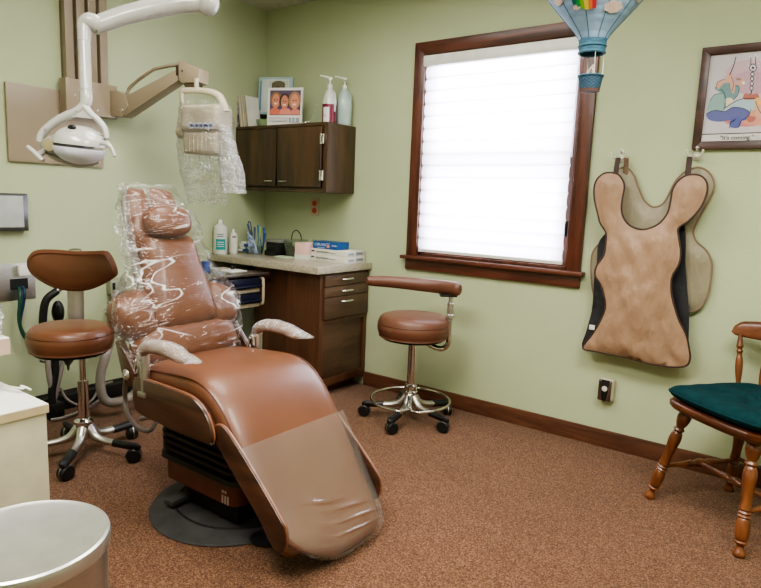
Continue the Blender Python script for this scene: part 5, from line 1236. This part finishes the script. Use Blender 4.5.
# positive angle from view_a = towards the picture's right
sgn = 1
for da, z0_, s_ in ((.52, .115, .021), (-1.05, .148, .017), (-.55, .118, .009), (1.25, .150, .014), (2.3, .2, .03), (-2.4, .22, .03), (.3, .33, .035), (-.9, .3, .03), (1.5, .32, .03), (3.1, .13, .02)):
    cloud(view_a+sgn*da, z0_, s_)
bands = [rgb(20, 110, 100), rgb(30, 150, 70), rgb(120, 180, 50), rgb(226, 200, 70), rgb(214, 120, 60), rgb(196, 40, 60)]
for k, c_ in enumerate(bands):
    a0 = view_a+sgn*(-.62+.105*k); zz = .116-.003*k+.004*abs(k-2.5)
    obj('rainbow_band', MB().grid(lambda u, v: on_b(a0+sgn*.105*u, zz+(.03)*v, .0045), 3, 4), simple('rainbow_paper', c_, .7), env)
obj('neck_ring', MB().tube([Mx @ V((.041*math.cos(a), .041*math.sin(a), .002)) for a in [2*PI*k/24 for k in range(24)]], .004, 8, 1, True).tube([Mx @ V((.0425*math.cos(a), .0425*math.sin(a), .022)) for a in [2*PI*k/24 for k in range(24)]], .0035, 8, 1, True), rib_m, t)
obj('neck', MB().grid(lambda u, v: Mx @ V(((.041+.003*u)*math.cos(2*PI*v), (.041+.003*u)*math.sin(2*PI*v), .002+.04*u)), 6, 40, .001), simple('blue_band', rgb(52, 96, 118), .7, c2=rgb(30, 68, 88), nscale=50, stretch=(1, 1, 6)), t)
KB = ud(590, 84, 2.0); bz2 = KB.z; kx, ky = KB.x, KB.y
Kx = Matrix.Translation((kx, ky, bz2-.024))
obj('basket', MB().grid(lambda u, v: Kx @ V(((.031+.008*u+.0012*math.sin(u*PI*9)*math.cos(v*2*PI*14))*math.cos(2*PI*v), (.031+.008*u+.0012*math.sin(u*PI*9)*math.cos(v*2*PI*14))*math.sin(2*PI*v), .006+.042*u)), 20, 112, .0015), simple('dark_teal_weave', rgb(44, 78, 100), .7, c2=rgb(34, 62, 82), nscale=40, stretch=(1, 1, 8)), t)
obj('basket_base', MB().cyl(Kx @ V((0, 0, 0)), Kx @ V((0, 0, .007)), .031, .032, 32), simple('brown_wicker', rgb(92, 58, 46), .7), t)
obj('basket_rim', MB().tube([Kx @ V((.0395*math.cos(a), .0395*math.sin(a), .048)) for a in [2*PI*k/24 for k in range(24)]], .0028, 8, 1, True), rib_m, t)
for k in range(4):
    a = 2*PI*k/4+.6; obj('cord', MB().cyl(Kx @ V((.037*math.cos(a), .037*math.sin(a), .048)), Mx @ V((.04*math.cos(a), .04*math.sin(a), .003)), .0007, seg=6), M['white'], t)
obj('paper_twist', MB().tube([Kx @ V((-.012, 0, .02)), Kx @ V((-.008, 0, .06)), Kx @ V((.004, 0, .078)), Kx @ V((.008, 0, .083))], .004, 8, 4).tube([Kx @ V((.004, .004, .02)), Kx @ V((.006, 0, .066)), Kx @ V((.0, 0, .075))], .004, 8, 4).tube([Kx @ V((-.02, .004, .04)), Kx @ V((-.01, 0, .07))], .003, 8, 3), M['tan2'], t)
obj('hanging_string', MB().cyl(Mx @ V((0, 0, .478)), (bx_, by_, RZ-.001), .0012, seg=8).cyl((bx_, by_, RZ-.012), (bx_, by_, RZ-.001), .008, seg=16), M['white'], t)
# ------------------------------------------------------------------ wooden chair with teal cushion
t = thing('wooden_chair', 'turned maple side chair with a teal tufted cushion at the right edge', 'chair')
t.location = (3.112, -.412, 0); t.rotation_euler = (0, 0, math.radians(-36.2))
def turned(p0, p1, prof, parent, mat, name):
    Mx_, L_ = frame_to(p0, p1)
    pr_ = [(0, 0)]+[(r_, z*L_) for r_, z in prof]+[(0, L_)]
    return obj(name, MB().lathe(pr_, Mx_, 24), mat, parent, 60)
def lobj(name, mb, mat, parent): # local coordinates of the chair
    me = bpy.data.meshes.new(name); mb.bm.to_mesh(me); mb.bm.free(); return finish(name, me, mat, parent, 50)
def lturned(name, p0, p1, prof, mat):
    Mx_, L_ = frame_to(p0, p1); pr_ = [(p.x, p.z*1) for p in catmull([(r_, 0, z*L_) for r_, z in prof], 3)]
    return lobj(name, MB().lathe([(0, 0)]+pr_+[(0, L_)], Mx_, 24), mat, t)
legp = [(.010, 0), (.019, .005), (.021, .03), (.017, .055), (.0125, .085), (.014, .10), (.0205, .115), (.0215, .13), (.016, .142), (.0215, .155), (.0235, .20), (.0235, .26), (.0195, .315), (.0165, .328), (.0225, .342), (.0165, .358), (.0215, .372), (.0165, .388), (.0205, .40),
        (.0185, .43), (.0175, .50), (.0205, .60), (.0235, .68), (.0195, .745), (.0150, .765), (.0215, .785), (.0150, .81), (.020, .84), (.0255, .89), (.0255, .93), (.018, .975), (.015, 1.0)]
feet = [(-.222, -.20), (.222, -.20), (-.20, .20), (.20, .20)]; tops = [(-.128, -.145), (.178, -.145), (-.11, .13), (.15, .13)]
for (fx, fy_), (tx, ty) in zip(feet, tops): lturned('leg', V((fx, fy_, 0)), V((tx, ty, .412)), legp, M['maple'])
def lpnt(i, z): f = z/.412; return V((feet[i][0]+(tops[i][0]-feet[i][0])*f, feet[i][1]+(tops[i][1]-feet[i][1])*f, z))
strp = [(.007, 0), (.009, .1), (.010, .25), (.015, .38), (.010, .42), (.016, .46), (.018, .5), (.016, .54), (.010, .58), (.015, .62), (.010, .75), (.009, .9), (.007, 1.0)]
lturned('stretcher', lpnt(0, .155), lpnt(2, .155), strp, M['maple']); lturned('stretcher', lpnt(1, .155), lpnt(3, .155), strp, M['maple'])
lturned('stretcher', (lpnt(0, .155)+lpnt(2, .155))/2, (lpnt(1, .155)+lpnt(3, .155))/2, strp, M['maple'])
lturned('stretcher', lpnt(2, .17), lpnt(3, .17), strp, M['maple']); lturned('stretcher', lpnt(0, .12), lpnt(1, .12), strp, M['maple']) if 0 else None
seat = [(-.185, -.185), (-.10, -.212), (.02, -.22), (.14, -.215), (.235, -.19), (.245, -.10), (.225, .06), (.19, .19), (.11, .215), (.01, .22), (-.09, .215), (-.165, .19), (-.185, .06), (-.195, -.10)]
seatc = [(p.x, p.y) for p in catmull([(a, b, 0) for a, b in seat], 5, True)]
lay_ = []
for z, s_ in ((.405, .90), (.412, .96), (.425, 1.0), (.440, 1.0), (.446, .97)): lay_.append([V((a*s_, b*s_, z)) for a, b in seatc])
lobj('seat', MB().loft(lay_), M['maplex'], t)
# cushion
def cu_(u, v):
    a = 2*PI*v; k = int(v*len(seatc)) % len(seatc); f = v*len(seatc)-int(v*len(seatc)); p = V(seatc[k]).lerp(V(seatc[(k+1) % len(seatc)]), f)
    phi = PI*u-PI/2; rr_ = abs(math.cos(phi))**.45
    q = p*rr_*1.01
    z = .476+.034*math.copysign(abs(math.sin(phi))**.8, math.sin(phi))
    if phi > 0:
        for bx__, by__ in ((-.08, -.08), (.08, -.08), (-.08, .07), (.08, .07)):
            d = (q.x-bx__)**2+(q.y-by__)**2; z -= .018*math.exp(-d/.0016)
        z += .005*noise.noise(V((q.x*14, q.y*14, 0)))
    return V((q.x, q.y, z))
cm = lobj('seat_cushion', MB().grid(cu_, 30, 84), M['teal'], t)
me = bpy.data.meshes.new('cushion_piping'); mb = MB().tube([(a*1.015, b*1.015, .478) for a, b in seatc], .005, 8, 1, True); mb.bm.to_mesh(me); mb.bm.free(); finish('cushion_piping', me, M['teal'], cm)
me = bpy.data.meshes.new('tie_ribbon'); mb = MB().tube([(-.15, .19, .46), (-.165, .20, .40), (-.16, .19, .33), (-.17, .195, .25)], .004, 8, 4); mb.bm.to_mesh(me); mb.bm.free(); finish('tie_ribbon', me, M['teal'], cm)
me = bpy.data.meshes.new('tie_ribbon'); mb = MB().tube([(-.15, .19, .46), (-.14, .205, .38), (-.15, .20, .30), (-.135, .2, .22)], .004, 8, 4); mb.bm.to_mesh(me); mb.bm.free(); finish('tie_ribbon', me, M['teal'], cm)
spp = [(.008, 0), (.009, .06), (.0135, .10), (.0095, .14), (.0125, .17), (.009, .20), (.012, .30), (.0145, .45), (.0135, .58), (.009, .68), (.0135, .72), (.009, .76), (.0135, .80), (.0115, .86), (.009, .94), (.008, 1.0)]
for k in range(5):
    u = -1+.5*k; a = V((.175*u-.01, .185-.02*u*u, .440)); b = V((.205*u-.025, .245-.055*u*u, .684))
    lturned('spindle', a, b, spp, M['maple'])
def crest(u, v):
    x = -.275+.51*u; c_ = (x+.02)/.255; yb = .262-.06*c_*c_
    zc_ = .703+.012*(1-c_*c_); h_ = .041*(1-.18*c_**4)+.004*math.cos(c_*PI)
    a = 2*PI*v; k = 1-(max(0, abs(c_)-.9)/.1)**2*.45
    return V((x, yb+.012*math.cos(a)*k+.012*math.sin(a), zc_+h_*k*math.copysign(abs(math.sin(a))**.7, math.sin(a))))
rings = [[crest(i/40, k/20) for k in range(20)] for i in range(41)]
lobj('crest_rail', MB().loft(rings), M['maplex'], t)
# ------------------------------------------------------------------ camera and view
cd = bpy.data.cameras.new('camera'); co = bpy.data.objects.new('camera', cd); col.objects.link(co)
mw = Matrix((_R, _U, -_F)).transposed().to_4x4(); mw.translation = CAM; co.matrix_world = mw
cd.sensor_width = 36; cd.sensor_fit = 'HORIZONTAL'; cd.lens = FPX*36/761; cd.clip_start = .02
sc = bpy.context.scene; sc.camera = co
sc.view_settings.view_transform = 'AgX'; sc.view_settings.look = 'AgX - Medium High Contrast'; sc.view_settings.exposure = .32
sc.cycles.use_denoising = True; sc.cycles.max_bounces = 10; sc.cycles.transparent_max_bounces = 24; sc.cycles.sample_clamp_indirect = 6
